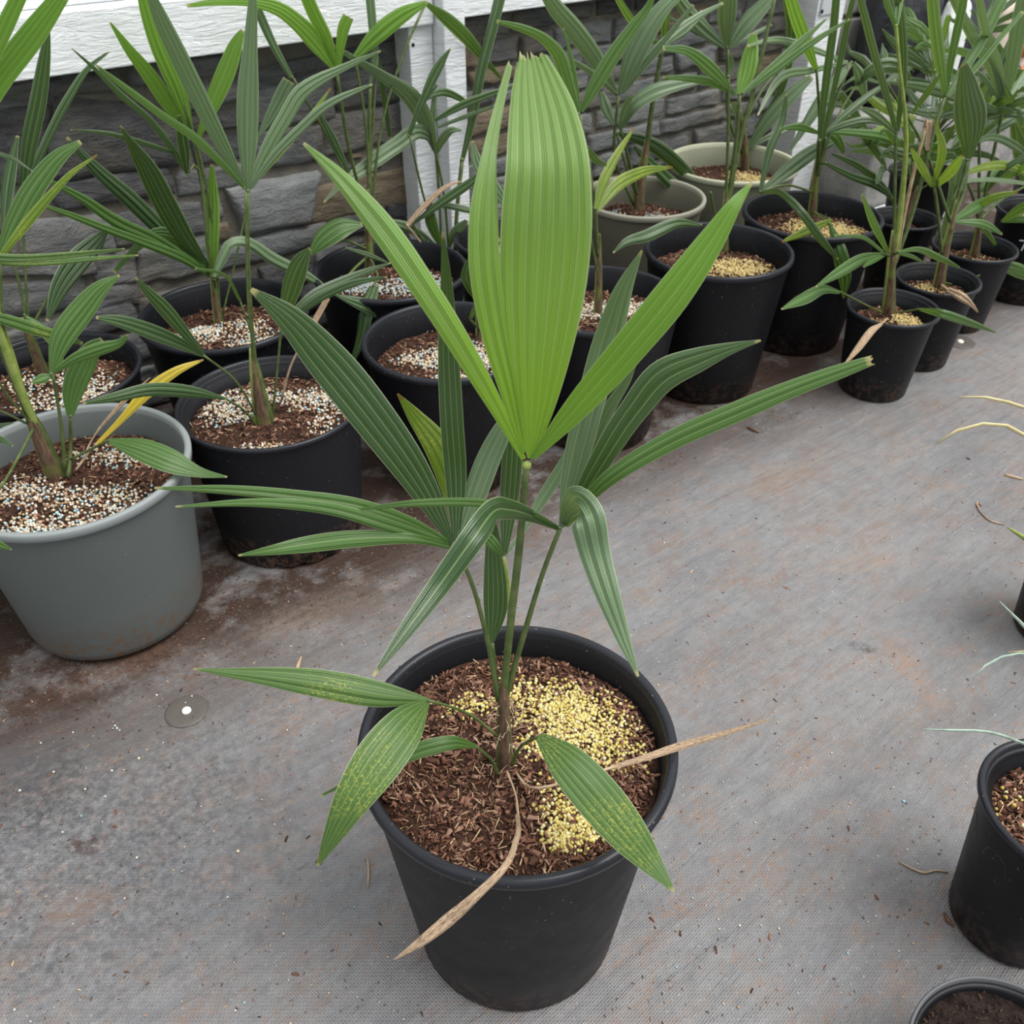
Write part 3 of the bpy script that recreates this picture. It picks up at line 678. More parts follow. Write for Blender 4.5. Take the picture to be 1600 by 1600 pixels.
blade(LF, 's', '668,1094,8,-.05 600,1086,40,-.05 500,1068,46,-.05 400,1055,26,-.05 345,1050,12,-.05 302,1045,2,-.05', 4, .0, .35)
blade(LF, 's', '668,1096,12,-.05 636,1132,66,-.09 592,1188,80,-.125 555,1243,64,-.15 521,1305,34,-.165 496,1353,4,-.17', 6, .1, .12, .2)
LG = H_('m', '778,1212,8,-.01 768,1188,6,-.02 742,1165,6,-.03')
blade(LG, 'm', '742,1165,8,-.03 700,1161,24,-.05 650,1174,26,-.06 600,1195,20,-.07 545,1222,9,-.085 500,1244,3,-.09', 3, 0, .1)
LH = H_('s', '800,1195,8,-.01 815,1165,5,-.03 843,1150,6,-.05')
blade(LH, 's', '842,1150,16,-.05 880,1186,60,-.08 930,1241,76,-.11 980,1301,66,-.145 1020,1351,36,-.175 1053,1393,4,-.195', 7, .05, .1, .2)
LX = H_('x', '792,1205,5,-.02 806,1243,4,-.045 810,1275,5,-.07', pmat='petx')
blade(LX, 'x', '810,1272,7,-.07 808,1310,9,-.13 780,1366,12,-.185 745,1400,15,-.20 700,1440,21,-.21 655,1475,15,-.22 617,1499,2,-.225', 2, .3, .3)
LY = H_('x', '800,1200,5,.0 840,1232,6,-.05 895,1218,6,-.045 960,1198,6,-.03', pmat='petx')
blade(LY, 'x', '955,1199,6,-.03 1000,1186,10,-.02 1060,1166,13,-.005 1130,1146,9,0 1206,1123,2,0', 2, .2, .3)
fv, ff = [], []
for i in range(60):
    a_ = rng.uniform(0, 6.283); y0 = rng.uniform(1095, 1195); b_ = hero.at((789, y0, 1, 0)); rr_ = .0105*(.8+.25*(y0-1095)/100)
    q0 = Vector(b_[:3])+Vector((math.cos(a_)*rr_, math.sin(a_)*rr_, 0)); d_ = Vector((math.cos(a_)*.4+rng.gauss(0, .5), math.sin(a_)*.4+rng.gauss(0, .5), rng.uniform(-.6, 1))).normalized(); ln_ = rng.uniform(.008, .022)
    v, f = tube_geo([[*q0, .0004], [*(q0+d_*ln_*.5+Vector((0, 0, .002))), .00035], [*(q0+d_*ln_), .0002]], 5, 4); ff += [tuple(x+len(fv) for x in q) for q in f]; fv += [Vector(q)-hero.org for q in v]
mesh_obj('trunk_fibres', fv, ff, 'petx', hero.root)['kind'] = 'stuff'

# --- the grey pot at the left edge and its neighbours
def ell(R, n, spec): return [(R*a, R*b, R*c, R*d, w_) for a, b, c, d, w_ in spec]
p = Plant('potted_palm', 'palm in the grey pot beside the left edge, one yellow leaf', 'potted palm', GP, -.719, 1.245, .381, .316, .80, 'round', 'potg', 'potgr', seed=11, fert='mixed', sdepth=.05,
          nchips=1500, patches=ell(.17, 0, ((-.2, -.75, .7, .25, 5), (-.5, -.1, .45, .25, 2), (.4, -.3, .6, .3, 3), (.3, .5, .6, .2, 2))), ngran=1900, trunk='90,745,44 72,705,40 55,665,30', gsize=.0026)
L = p.leaf
L('m', '102,735,10,-.02 95,660,7 82,584,6', '80,584,8 95,530,40 130,480,42 160,447,26 187,430,4', '84,582,6 120,560,20 160,545,23 187,536,14 200,524,5', '82,586,4 66,591,18 50,598,5')
L('m', '107,745,10,-.03 110,700,8 110,650,6', '110,650,12 116,610,38 132,570,42 146,545,30 161,532,12')
L('m', '110,718,6,-.03 140,703,5,-.06 170,688,6,-.10', '170,688,10,-.10 220,700,42,-.15 270,720,44,-.19 312,737,20,-.21 355,745,3,-.22', ribs=6)
L('o', '118,735,5,-.02 135,712,5 150,695,5', '150,695,6 190,655,12 230,612,22 280,577,15 318,562,3', pmat='petx')
L('x', '130,715,3,-.02 142,690,3 155,670,4', '155,670,4 190,632,8 235,590,2')
L('s', '60,675,16 25,590,18 -10,490,14 -45,400,10', '-45,400,16 20,404,14 120,398,11 195,389,3', '-45,408,14 60,411,12 140,405,9 216,399,3', pmat='petl')
L('m', '52,665,12 20,560,12 -5,470,10 -2,405,9', '-2,402,14 22,345,34 58,282,36 95,240,24 126,221,8', pmat='petl')
L('k', '50,665,6 10,540,6 0,405,5', '0,402,8 40,350,17 80,303,14 110,272,10 152,242,3')
L('s', '55,670,5 0,600,5 -40,488,6', '-40,486,12 20,503,22 70,519,21 110,530,14 129,537,6')
L('b', '45,660,8 -20,480,8 -60,250,8', '-60,240,24 -5,125,42 50,52,42 98,-12,26', '-62,230,20 -15,90,28 12,30,28 42,-32,22')
L('m', None, '-70,840,18,-.3 -10,848,18,-.3 18,859,3,-.3')
L('d', '50,665,6 -20,640,5 -40,690,4', '-40,690,12 0,686,12 20,697,3', '-38,688,8 -10,668,10 22,660,2')
p = Plant('potted_palm', 'palm in a black pot against the wall, just behind the grey pot', 'potted palm', GP, -.878, 1.568, .328, .309, seed=12, fert='mixed', sdepth=.045, style='thermo',
          nchips=700, patches=ell(.15, 0, ((.45, -.1, .35, .5, 3), (.1, -.4, .5, .4, 2), (-.3, .1, .4, .3, 1))), ngran=900, trunk='68,585,26 56,550,22 44,520,18')
L = p.leaf
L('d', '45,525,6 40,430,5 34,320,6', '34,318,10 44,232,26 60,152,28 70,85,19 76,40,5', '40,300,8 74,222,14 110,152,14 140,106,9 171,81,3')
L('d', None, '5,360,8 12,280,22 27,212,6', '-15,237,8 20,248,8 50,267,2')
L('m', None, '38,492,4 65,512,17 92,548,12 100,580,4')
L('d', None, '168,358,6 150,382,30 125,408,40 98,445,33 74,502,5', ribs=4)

p = Plant('potted_palm', 'palm in a dusty black pot with notched base, right of the grey pot', 'potted palm', GP, -.445, 1.483, .343, .295, .82, 'thermo', 'potd', 'rim', seed=13, fert='mixed', sdepth=.036, scallop=True,
          nchips=1400, patches=ell(.15, 0, ((-.55, .15, .38, .4, 4), (-.2, .4, .4, .2, 1.5), (.5, .35, .4, .3, 3), (.2, -.8, .6, .14, 2), (.7, -.2, .2, .4, 1))), ngran=1500, trunk='414,660,44 405,615,30 398,575,18')
L = p.leaf
L('g', '402,600,9 394,520,9 388,420,8 387,300,7', '387,298,8 387,220,35 388,140,38 391,80,27 395,0,15 396,-40,5', '384,296,8 345,222,26 310,152,34 276,82,34 247,20,26 230,-22,12', '390,294,8 420,232,24 450,180,27 470,147,27 492,130,22 530,110,14 570,91,8 595,80,3', '392,294,6 432,240,14 470,202,16 510,166,14 560,141,8 582,132,3')
L('m', '405,600,5 390,500,5 384,300,5', '382,294,6 340,250,14 300,213,16 260,186,14 200,141,12 150,102,4')
L('k', '405,600,5 391,500,5 388,300,5', '390,294,6 440,232,15 485,182,10 517,137,3')
L('d', '402,650,5 365,592,5 319,556,5', '319,556,6 270,531,25 215,510,27 180,500,20 150,496,5', '319,556,6 290,520,20 256,480,25 232,456,16 213,435,4')
L('d', '405,670,5 380,640,5 353,623,5', '353,623,5 290,612,24 230,610,24 180,621,18 130,631,4')
L('d', '425,655,5 432,590,5 440,505,5', '440,505,10 452,450,35 468,410,30 484,388,6', '446,500,6 490,460,16 530,441,16 570,425,12 610,411,3', '448,502,6 510,461,14 560,441,12 605,433,3')
L('x', '440,625,5 455,570,4 478,525,4', '478,525,10 495,495,11 512,465,10')
L('m', '408,640,4 392,520,4 375,470,4', '375,470,5 350,430,6 305,420,5')
p = Plant('potted_palm', 'palm in a black pot against the wall left of the white post, low fan', 'potted palm', GP, -.611, 1.819, .358, .31, seed=14, fert='mixed', sdepth=.055,
          nchips=1000, patches=ell(.155, 0, ((-.35, -.05, .3, .25, 3), (.45, -.3, .35, .4, 3), (.2, .2, .3, .2, 1))), ngran=900, trunk='342,508,22 337,470,15 333,434,11')
L = p.leaf
L('b', '336,450,4 333,436,7', '332,432,8 330,372,25 331,312,23 331,257,6', ribs=4)
L('m', '336,450,4 333,436,7', '330,431,8 296,397,36 270,369,29 245,365,21 215,386,14 178,426,7', '330,432,6 290,406,16 230,381,16 160,355,14 100,332,10 52,316,3', '330,428,6 240,373,20 180,345,22 130,311,16 86,287,8 60,272,3')
L('d', '336,450,4 333,436,7', '328,426,8 262,368,26 205,312,31 152,265,22 104,215,6', '328,424,8 285,370,36 256,320,42 226,260,34 202,221,14 188,196,3')
L('g', '337,450,4 334,436,6', '335,432,8 350,396,19 360,379,17 374,376,19 430,406,22 480,431,17 525,461,3')
L('d', '340,500,5 325,380,5 300,260,5 293,274,4', '293,273,5 270,236,12 236,190,12 190,150,12 150,110,8 112,76,2', '293,271,6 290,236,20 284,200,16 280,180,5', '275,240,6 230,226,10 170,209,8 110,203,2')
L('b', '345,500,6 330,400,7 318,300,7 303,216,7', '301,214,6 265,166,27 231,116,27 200,76,18 172,35,4', '302,212,6 281,140,30 251,70,33 231,10,27 222,-22,20', '310,212,8 334,152,30 355,102,32 371,62,20 379,47,8')
L('d', '345,500,5 325,300,5 300,200,5 222,0,5', '300,205,5 270,110,9 240,30,9 214,-20,6')
L('g', '346,500,4 380,350,4 402,216,4', '402,216,4 424,180,19 444,142,25 452,126,23')
p = Plant('potted_palm', 'palm in a black pot against the wall, directly under the white post', 'potted palm', GP, -.281, 2.052, .362, .31, seed=15, fert='blue', sdepth=.055,
          nchips=900, patches=ell(.155, 0, ((.4, .2, .45, .35, 3), (-.5, .1, .3, .3, 2), (.1, -.1, .6, .15, 1.5))), ngran=900, trunk='578,430,22 577,385,17 576,335,13')
L = p.leaf
L('b', '574,340,6 545,230,7 526,112,7', '524,108,10 495,66,34 466,36,30 440,16,26 400,4,18 340,3,12 292,9,6', '524,106,10 510,60,22 490,20,25 474,-18,24', '530,106,6 533,70,17 539,40,22 545,26,20')
L('b', '577,340,6 572,200,6 555,92,6', '554,90,10 590,52,30 632,20,26 668,3,7')
L('m', '579,340,5 600,180,5 640,60,5 664,8,5', '664,4,6 700,32,23 726,57,24 760,97,12 786,126,3')
L('g', '577,340,6 577,240,8 578,135,8', '578,135,5 586,90,12 583,40,16 578,-15,17')
L('d', None, '590,90,6 598,140,9 604,180,9 609,216,7')
L('d', '570,350,5 520,230,5 458,122,5', '456,121,8 431,76,14 406,20,16 394,-12,10', '500,178,6 520,216,14 546,272,6')
L('g', '690,420,5 688,340,5 681,240,5', '681,239,6 675,216,18 656,205,26 620,226,28 570,261,24 530,291,12 506,316,3', '679,236,8 665,192,30 641,152,34 600,121,20 560,96,12 508,64,4', '680,236,6 676,192,11 679,148,9', '682,239,6 692,216,16 706,203,12 722,204,3')
L('d', '700,425,5 660,300,5 640,212,4', '638,212,5 660,160,12 688,102,16 704,76,3', '640,212,5 655,170,9 684,132,4')
L('d', '704,425,5 690,280,5 660,160,4', '660,156,6 690,144,14 730,160,8 748,170,3', '680,188,6 720,166,14 760,150,12 804,135,6', '684,199,5 730,181,8 784,162,4')
L('d', '710,440,7 714,330,8 722,250,8', '722,250,8 736,190,15 751,110,18 769,40,20 784,-22,22')
L('m', '576,390,6 530,375,5 484,398,6', '484,397,8 506,371,36 535,353,36 566,350,8', ribs=4)
L('g', '578,360,5 600,345,5', '600,344,6 640,356,18 668,374,12 686,389,3', '605,410,4 575,398,9 540,387,3')
L('m', '690,430,5 680,340,5 672,316,5', '672,316,8 672,345,22 680,368,16 690,388,4')
L('g', '705,440,5 702,385,5', '702,385,6 715,361,18 730,345,7')
L('d', '695,430,5 645,350,5', '645,350,4 690,316,16 740,281,14 762,262,4', '655,322,4 690,320,10 735,328,12 765,335,3')
L('x', '690,420,4 636,352,4', '636,352,8 665,320,10 700,290,7 722,283,2')
L('d', '576,400,5 590,430,5,-.1 584,446,6,-.17', '584,446,18,-.17 572,480,26,-.21 562,530,17,-.22 546,575,6,-.22')
L('d', '575,400,5 545,430,5,-.12 525,461,5,-.2', '525,461,4,-.2 570,476,25,-.22 610,490,27,-.23 640,501,14,-.24 666,513,3,-.24')

p = Plant('potted_palm', 'black pot directly behind the foreground palm, its plant mostly hidden by the bright leaf', 'potted palm', GP, -.128, 1.697, .352, .311, seed=16, fert='mixed', sdepth=.06,
          nchips=1200, patches=ell(.15, 0, ((-.2, .1, .5, .25, 3), (.4, .2, .35, .4, 3), (.2, -.5, .6, .2, 2))), ngran=1300, trunk='752,525,24 750,490,18 748,455,12')
L = p.leaf
L('d', '750,490,6 742,440,5 735,400,5', '735,400,6 728,432,18 735,452,14 745,470,4')
L('g', '750,490,6 790,420,6 800,330,6', '800,330,8 770,290,24 745,250,20 738,220,4', '802,330,8 800,280,20 805,230,6')
L('d', '755,520,5 735,500,5', '735,498,6 745,480,12 765,462,6')
p = Plant('potted_palm', 'palm in a black pot right of the bright top leaf, low yellowish blades', 'potted palm', GP, .192, 1.868, .352, .321, seed=17, fert='mixed', sdepth=.05,
          nchips=1200, patches=ell(.15, 0, ((-.1, .1, .45, .3, 3), (.35, .3, .4, .3, 3), (.5, -.5, .3, .2, 1))), ngran=1000, trunk='934,495,20 935,455,16 936,405,12')
L = p.leaf
L('m', '934,400,8 926,300,8 905,180,8', '903,178,8 886,130,23 871,86,25 850,62,18 815,45,14 776,34,6', '908,174,8 930,132,25 960,82,27 990,40,20 1016,4,12 1022,-14,8', '905,170,6 896,105,8 880,44,3')
L('k', '934,400,6 932,360,6 931,328,6', '931,327,8 945,281,19 966,240,14 991,200,3', '933,329,8 962,291,23 1000,270,20 1051,261,3')
L('d', '936,440,5 915,300,5 918,230,5', '918,230,6 930,250,14 948,258,5')
p = Plant('potted_palm', 'palm in an olive beige pot against the wall, left of the cream pot', 'potted palm', GP, .359, 2.55, .346, .309, seed=18, fert='blue', sdepth=.07, style='round', body='potb', rim='potbr',
          nchips=700, patches=ell(.14, 0, ((.35, -.2, .35, .5, 3), (-.5, .1, .2, .4, 1.5))), ngran=700, trunk='996,330,26 1000,290,24 1008,240,16')
L = p.leaf
L('g', '990,320,6 960,240,6 966,150,6', '963,146,8 930,92,30 896,46,34 866,10,29 848,-18,20', '969,146,12 985,96,36 1010,46,38 1036,10,28 1064,-14,18', '972,146,8 1010,96,16 1056,50,16 1090,26,12 1130,5,5', '972,146,6 1000,110,12 1041,60,10 1084,8,7', '962,147,6 930,118,12 893,94,8')
L('g', '1000,320,6 985,260,6 970,202,6', '970,201,6 990,161,25 1020,141,29 1060,130,20 1104,124,8', '959,196,6 946,166,20 940,144,8', '968,200,6 975,175,16 985,150,8')
L('d', '1000,320,6 975,250,5 964,210,5', '964,209,6 1010,223,22 1050,251,25 1084,285,16 1096,300,4', '990,229,6 1030,266,20 1066,301,22 1098,338,6')
L('m', '1008,250,10 1020,160,9 1036,70,8', '1036,70,8 1040,30,16 1042,-20,16', '1036,70,6 1010,60,12 985,30,14 960,-10,10', '1036,72,6 1070,50,12 1100,20,12')
p = Plant('potted_palm', 'palm in a cream pot against the wall, left of the far white post', 'potted palm', GP, .659, 2.843, .393, .312, seed=19, fert='tan', sdepth=.06, style='round', body='potc', rim='potcr',
          nchips=700, patches=ell(.16, 0, ((.35, .1, .35, .4, 3), (-.1, -.7, .5, .15, 1.5))), ngran=800, trunk='1165,262,22 1163,235,18 1160,200,14')
L = p.leaf
L('g', '1160,240,6 1140,190,6 1137,78,6', '1135,74,8 1105,46,25 1075,15,25 1058,-8,18', '1137,73,10 1138,30,34 1140,-12,32', '1140,73,10 1166,36,31 1190,10,26 1212,-12,16', '1133,74,5 1100,56,9 1066,38,6 1036,22,3', '1142,74,5 1172,56,9 1206,38,4')
L('g', '1166,250,5 1168,234,5', '1168,232,6 1200,186,25 1236,146,26 1268,119,12', '1170,231,6 1220,206,12 1262,190,5', '1166,230,6 1155,190,14 1145,160,8')
L('d', None, '1225,100,6 1235,60,18 1232,10,18 1225,-20,12', '1180,200,6 1215,150,12 1236,90,10')
p = Plant('potted_palm', 'palm in a black pot with tan granules, directly in front of the cream pot', 'potted palm', GP, .480, 2.080, .345, .346, seed=20, fert='tan', sdepth=.055,
          nchips=1200, patches=ell(.15, 0, ((.4, .05, .45, .35, 4), (-.5, -.3, .35, .25, 1.6), (.1, -.1, .4, .3, 1))), ngran=1300, trunk='1132,392,20 1132,350,14 1134,310,10')
L = p.leaf
L('b', '1134,330,7 1147,240,6 1155,150,6', '1155,148,10 1166,112,32 1172,82,28 1178,52,10', ribs=4)
L('m', '1134,330,6 1150,230,5 1156,150,5', '1160,146,6 1200,111,13 1250,66,13 1292,29,3', '1162,146,6 1210,111,13 1270,66,12 1328,30,3', '1148,146,6 1110,106,24 1072,79,15 1036,75,8', '1150,147,6 1110,128,15 1070,122,11 1036,121,5')
L('m', '1136,330,8 1152,240,9 1180,130,8 1212,-10,7', '1212,-8,8 1216,-40,8')
L('d', '1132,340,6 1137,240,6 1138,120,6', '1138,120,5 1143,105,8 1142,85,4')
L('d', '1120,350,5 1110,300,5', '1095,352,4 1060,348,18 1010,368,22 975,380,12 958,395,3')
p = Plant('potted_palm', 'palm in a black pot in front of the far white post, stem before the post', 'potted palm', GP, .763, 2.330, .350, .339, seed=21, fert='tan', sdepth=.05,
          nchips=1000, patches=ell(.15, 0, ((.45, -.05, .45, .35, 4), (-.1, .15, .3, .25, 1.3))), ngran=1200, trunk='1269,338,20 1272,300,16 1277,255,12')
L = p.leaf
L('g', '1278,270,7 1295,190,6 1328,98,6', '1330,98,8 1300,131,22 1266,181,20 1246,215,10 1233,238,3', '1325,97,6 1270,110,12 1216,126,15 1184,180,3', '1320,96,6 1270,76,12 1205,62,10 1168,72,4', '1334,98,6 1345,120,20 1352,150,10')
L('d', '1270,300,5 1220,290,5 1190,300,5', '1188,300,6 1205,231,15 1225,180,12 1229,147,3', '1190,300,8 1230,266,25 1270,236,27 1300,220,16 1322,209,5', '1190,301,6 1216,301,11,-.08 1250,331,15,-.19 1280,371,15,-.22 1309,406,4,-.23')
L('d', '1277,280,7 1280,220,8', '1280,220,8 1291,120,15 1302,40,15 1308,-24,14', '1285,220,6 1310,110,11 1328,20,11 1336,-14,8')
L('b', '1276,280,5 1280,180,5 1276,112,5', '1275,110,8 1256,62,23 1241,20,23 1231,-14,18')
L('d', '1277,280,5 1305,190,4 1338,133,4', '1338,133,8 1360,113,21 1390,104,25 1410,111,16 1424,123,3')
L('m', '1277,270,6 1287,205,6', '1288,205,6 1310,216,19 1320,240,6', '1290,205,6 1340,207,14 1390,215,18 1426,236,17 1458,284,5', '1280,208,6 1250,199,13 1218,201,3')
L('d', '1277,270,6 1290,215,5', '1292,205,6 1330,170,14 1370,140,10 1400,124,3', '1288,208,6 1320,195,12 1360,188,12 1380,196,3')
L('k', '1270,330,4 1300,345,4,-.14', '1300,345,8,-.14 1262,361,17,-.19 1222,378,4,-.22')
L('m', '1270,330,4 1296,350,4,-.16', '1296,350,6,-.16 1310,391,25,-.22 1318,431,25,-.23 1318,466,4,-.22')
L('d', None, '1290,255,6 1330,275,12 1370,290,14 1395,310,4', '1300,240,5 1345,262,12 1385,300,12 1400,320,3')
p = Plant('potted_palm', 'palm in a small black pot at the front of the right row, pale lime stem', 'potted palm', GP, .902, 2.039, .216, .220, seed=22, fert='tan', sdepth=.04, style='thermo',
          nchips=500, patches=ell(.09, 0, ((.45, -.1, .4, .4, 3), (-.4, -.4, .4, .3, 2))), ngran=600, trunk='1388,495,30 1390,450,22 1393,400,14')
L = p.leaf
L('m', '1394,420,11 1408,320,11 1416,210,8 1405,100,6 1400,40,5', '1400,40,8 1402,0,18 1400,-30,20', '1400,42,6 1385,0,12 1380,-30,12', pmat='petl')
L('m', '1396,420,7 1430,320,7 1462,195,7 1477,150,6', '1477,149,8 1470,100,19 1462,40,22 1457,-14,20', '1478,149,6 1490,80,14 1503,20,16 1509,-14,14', '1480,149,8 1510,102,17 1540,52,18 1566,0,18 1578,-22,14', '1482,150,6 1520,110,12 1560,62,10 1598,18,7')
L('x', '1400,410,6 1418,310,7 1446,200,5', '1446,202,10 1452,190,12 1450,235,6', pmat='petx')
L('m', '1390,400,5 1380,396,5', '1380,396,5 1346,406,21 1311,426,18 1275,448,3', '1382,399,4 1366,405,11 1349,417,3', '1388,396,6 1366,351,14 1347,304,4')
L('m', '1396,398,5 1404,394,5', '1404,394,5 1432,390,9 1470,405,11 1499,418,3', '1402,396,4 1422,400,7 1446,412,2', '1380,394,5 1350,372,7 1305,368,4')
L('m', '1380,490,4 1350,475,4 1313,456,4', '1313,456,6 1286,451,17 1256,465,21 1221,483,3')
L('m', '1395,490,4 1436,483,4,-.06', '1436,483,5,-.06 1470,490,15,-.13 1510,503,14,-.15 1557,520,2,-.16')
L('x', '1386,498,5,-.02 1378,505,4,-.10', '1378,505,6,-.10 1355,525,14,-.135 1340,545,12,-.14 1318,571,2,-.14', pmat='petx')
L('d', '1396,400,6 1398,300,6 1400,207,6', '1400,206,7 1386,152,12 1366,82,14 1345,0,12 1340,-20,9', '1402,206,7 1411,130,14 1411,60,15 1401,-14,14', '1400,206,6 1370,180,14 1345,168,5')
p = Plant('potted_palm', 'palm in a small black pot, second in the front right row, brown fibrous stem', 'potted palm', GP, 1.062, 2.190, .206, .226, seed=23, fert='tan', sdepth=.04, style='thermo',
          nchips=450, patches=ell(.09, 0, ((-.3, .1, .5, .4, 3), (.5, -.3, .3, .3, 1.3))), ngran=350, trunk='1466,452,26 1474,400,20 1486,350,13')
L = p.leaf
L('k', '1472,400,6 1465,330,6 1460,292,6', '1458,291,8 1472,245,15 1462,190,3', '1462,290,10 1486,265,20 1504,243,5', '1456,292,6 1440,262,14 1424,232,5')
L('g', '1484,360,6 1498,300,6 1512,252,5', '1511,250,14 1504,262,27 1496,292,24 1486,330,17 1470,371,3')
L('g', '1484,360,5 1490,310,5 1500,284,5', '1500,284,5 1540,280,8 1580,283,8 1612,288,5')
L('d', '1486,350,7 1505,300,7 1514,250,7', '1514,250,10 1520,205,48 1513,148,44 1506,100,12', ribs=6)
L('d', None, '1385,128,4 1430,135,14 1490,150,20 1530,162,14 1572,176,3', '1424,178,4 1450,142,12 1472,113,3')
L('m', '1470,440,5 1492,445,5 1535,428,5', '1535,428,6 1566,418,17 1600,428,23 1634,446,5')
L('x', '1470,445,6 1480,452,5,-.08', '1480,452,10,-.08 1500,462,16,-.12 1520,478,8,-.13 1528,488,2,-.13')
L('m', '1486,350,5 1490,345,5', '1490,345,6 1530,321,22 1556,309,14 1575,300,3', '1492,346,5 1540,350,14 1566,366,4', '1488,343,5 1520,345,10 1565,395,3')
p = Plant('potted_palm', 'palm in a small black pot, third in the front right row', 'potted palm', GP, 1.242, 2.411, .221, .222, seed=24, fert='tan', sdepth=.045, style='thermo',
          nchips=400, patches=ell(.09, 0, ((0, 0, .6, .5, 1),)), ngran=60, trunk='1522,402,22 1526,375,16 1530,345,10')
L = p.leaf
L('g', '1530,350,6 1550,250,6 1570,160,6', '1570,158,8 1580,100,25 1590,40,27 1600,-10,24', '1568,158,6 1560,110,15 1541,52,15 1528,-8,12', '1566,158,6 1545,102,17 1520,60,17 1488,-6,16', '1563,158,5 1535,120,9 1515,104,3', '1574,158,6 1600,120,14 1630,80,12')
L('d', None, '1530,192,6 1555,121,15 1592,28,3', '1502,222,6 1545,191,15 1604,150,12', '1530,222,6 1570,196,15 1616,172,10')
L('k', None, '1505,271,6 1550,258,17 1585,260,15 1614,278,6', '1520,330,6 1550,310,14 1590,300,6')
L('d', None, '1600,292,6 1592,242,22 1585,190,16 1582,170,5', '1540,300,6 1575,260,12 1610,240,10')
p = Plant('potted_palm', 'palm in a black pot with white handwriting, at the right edge', 'potted palm', GP, 1.50, 2.60, .25, .255, seed=25, fert='tan', sdepth=.04, style='thermo',
          nchips=350, patches=ell(.1, 0, ((-.2, 0, .6, .5, 1),)), ngran=300, trunk='1612,330,18 1614,300,14 1618,270,10')
L = p.leaf
L('m', '1600,340,4 1565,346,4', '1565,346,5 1590,329,18 1618,314,12', '1566,346,5 1595,342,14 1620,345,8')
L('d', None, '1620,260,6 1600,200,16 1570,140,12 1550,80,3', '1618,258,6 1590,230,14 1545,215,10 1515,225,3')
# handwriting strokes on the pot side: a T, a dot, an F
ph = p
def stroke(pts2, parent, R, k, h, ang):
    pts = []
    for u, zz_ in pts2:
        a = ang+u/R; rr_ = (R-.010)*(k+(1-k)*min(1, zz_/(h-.028)))+.0008
        pts.append([rr_*math.cos(a), rr_*math.sin(a), zz_, .0022])
    v, f = tube_geo(pts, max(8, len(pts)*4), 6); return mesh_obj('handwriting', v, f, 'ink', parent)
ang = math.atan2(-2.6, -1.5)-.15; zt = .195
stroke([(-.016, zt-.003), (.0, zt), (.016, zt+.003)], ph.pot, .125, .75, .255, ang)
stroke([(.002, zt), (.001, zt-.014), (-.002, zt-.030)], ph.pot, .125, .75, .255, ang)
stroke([(.017, zt-.030), (.019, zt-.029)], ph.pot, .125, .75, .255, ang)
stroke([(.034, zt+.004), (.032, zt-.012), (.030, zt-.030)], ph.pot, .125, .75, .255, ang)
stroke([(.034, zt+.004), (.046, zt+.006)], ph.pot, .125, .75, .255, ang)
stroke([(.032, zt-.012), (.042, zt-.011)], ph.pot, .125, .75, .255, ang)

# --- palms further back, between the small pots and the sacks: seen only as a thicket of blades
def thicket(label, X, Y, D, h, seed, nf, ht):
    p = Plant('potted_palm', label, 'potted palm', GP, X, Y, D, h, seed=seed, nchips=200, style='thermo'); r = random.Random(seed)
    base = Vector((X, Y, h-.05)); tube('trunk', [[X, Y, h-.05, .014], [X, Y, h+.02, .012], [X+.005, Y, h+.09, .008]], 'trunk', p.root, p.org, 8, 10)
    for i in range(nf):
        a = i*2.4+r.uniform(-.4, .4); out = r.uniform(.05, .22); zt = h+ht*r.uniform(.25, 1)
        hub = Vector((X+out*math.cos(a), Y+out*math.sin(a), zt))
        v, f = tube_geo([[X, Y, h+.06, .003], [X+.3*out*math.cos(a), Y+.3*out*math.sin(a), h+.06+(zt-h)*.5, .0026], [*hub, .002]], 8, 6)
        Lf = mesh_obj('palm_leaf', [Vector(q)-p.org for q in v], f, 'pet', p.root)
        d0 = Vector((math.cos(a), math.sin(a), r.uniform(.4, 1.2))).normalized(); side = d0.cross(Vector((0, 0, 1))).normalized(); up = side.cross(d0)
        code = r.choice('dddmmgk'); nb = r.randint(4, 6)
        for j in range(nb):
            t = (j/(nb-1)-.5)*2.3; dr = d0*math.cos(t)+side*math.sin(t)+up*.1; ln = r.uniform(.16, .28)*(1-.25*abs(t)); wd = r.uniform(.014, .026)
            pts = [[*hub, .004]]+[[*(hub+dr*ln*q-Vector((0, 0, .35*ln*q*q*r.uniform(.3, 1.1)))), wd*w_] for q, w_ in ((.3, .8), (.6, 1), (.85, .6), (1, .08))]
            pts = [q if n_of(Vector(q[:3])) < 1.95 else [*(Vector(q[:3])-Vector((-UY, UX, 0))*(n_of(Vector(q[:3]))-1.95)), q[3]] for q in pts]
            ribbon('leaflet', pts, 2, code, Lf, 9, r.uniform(-.4, .4), .2, .16, p.org)
thicket('half hidden palm in a small black pot behind the pale lime stem', 1.13, 2.63, .19, .22, 31, 13, .36)
thicket('palm nearest the far white post, in the thicket on the right', 1.32, 3.02, .22, .23, 32, 14, .40)
thicket('palm in the thicket on the right, below the cream sack', 1.72, 2.98, .24, .24, 33, 14, .40)
p = Plant('plant_pot', 'black pot under the white post, hidden behind the bright top leaf', 'plant pot', None, -.004, 2.255, .285, .306, seed=35, nchips=400, fert='mixed', patches=((-.05, 0, .06, .08, 1),), ngran=300)

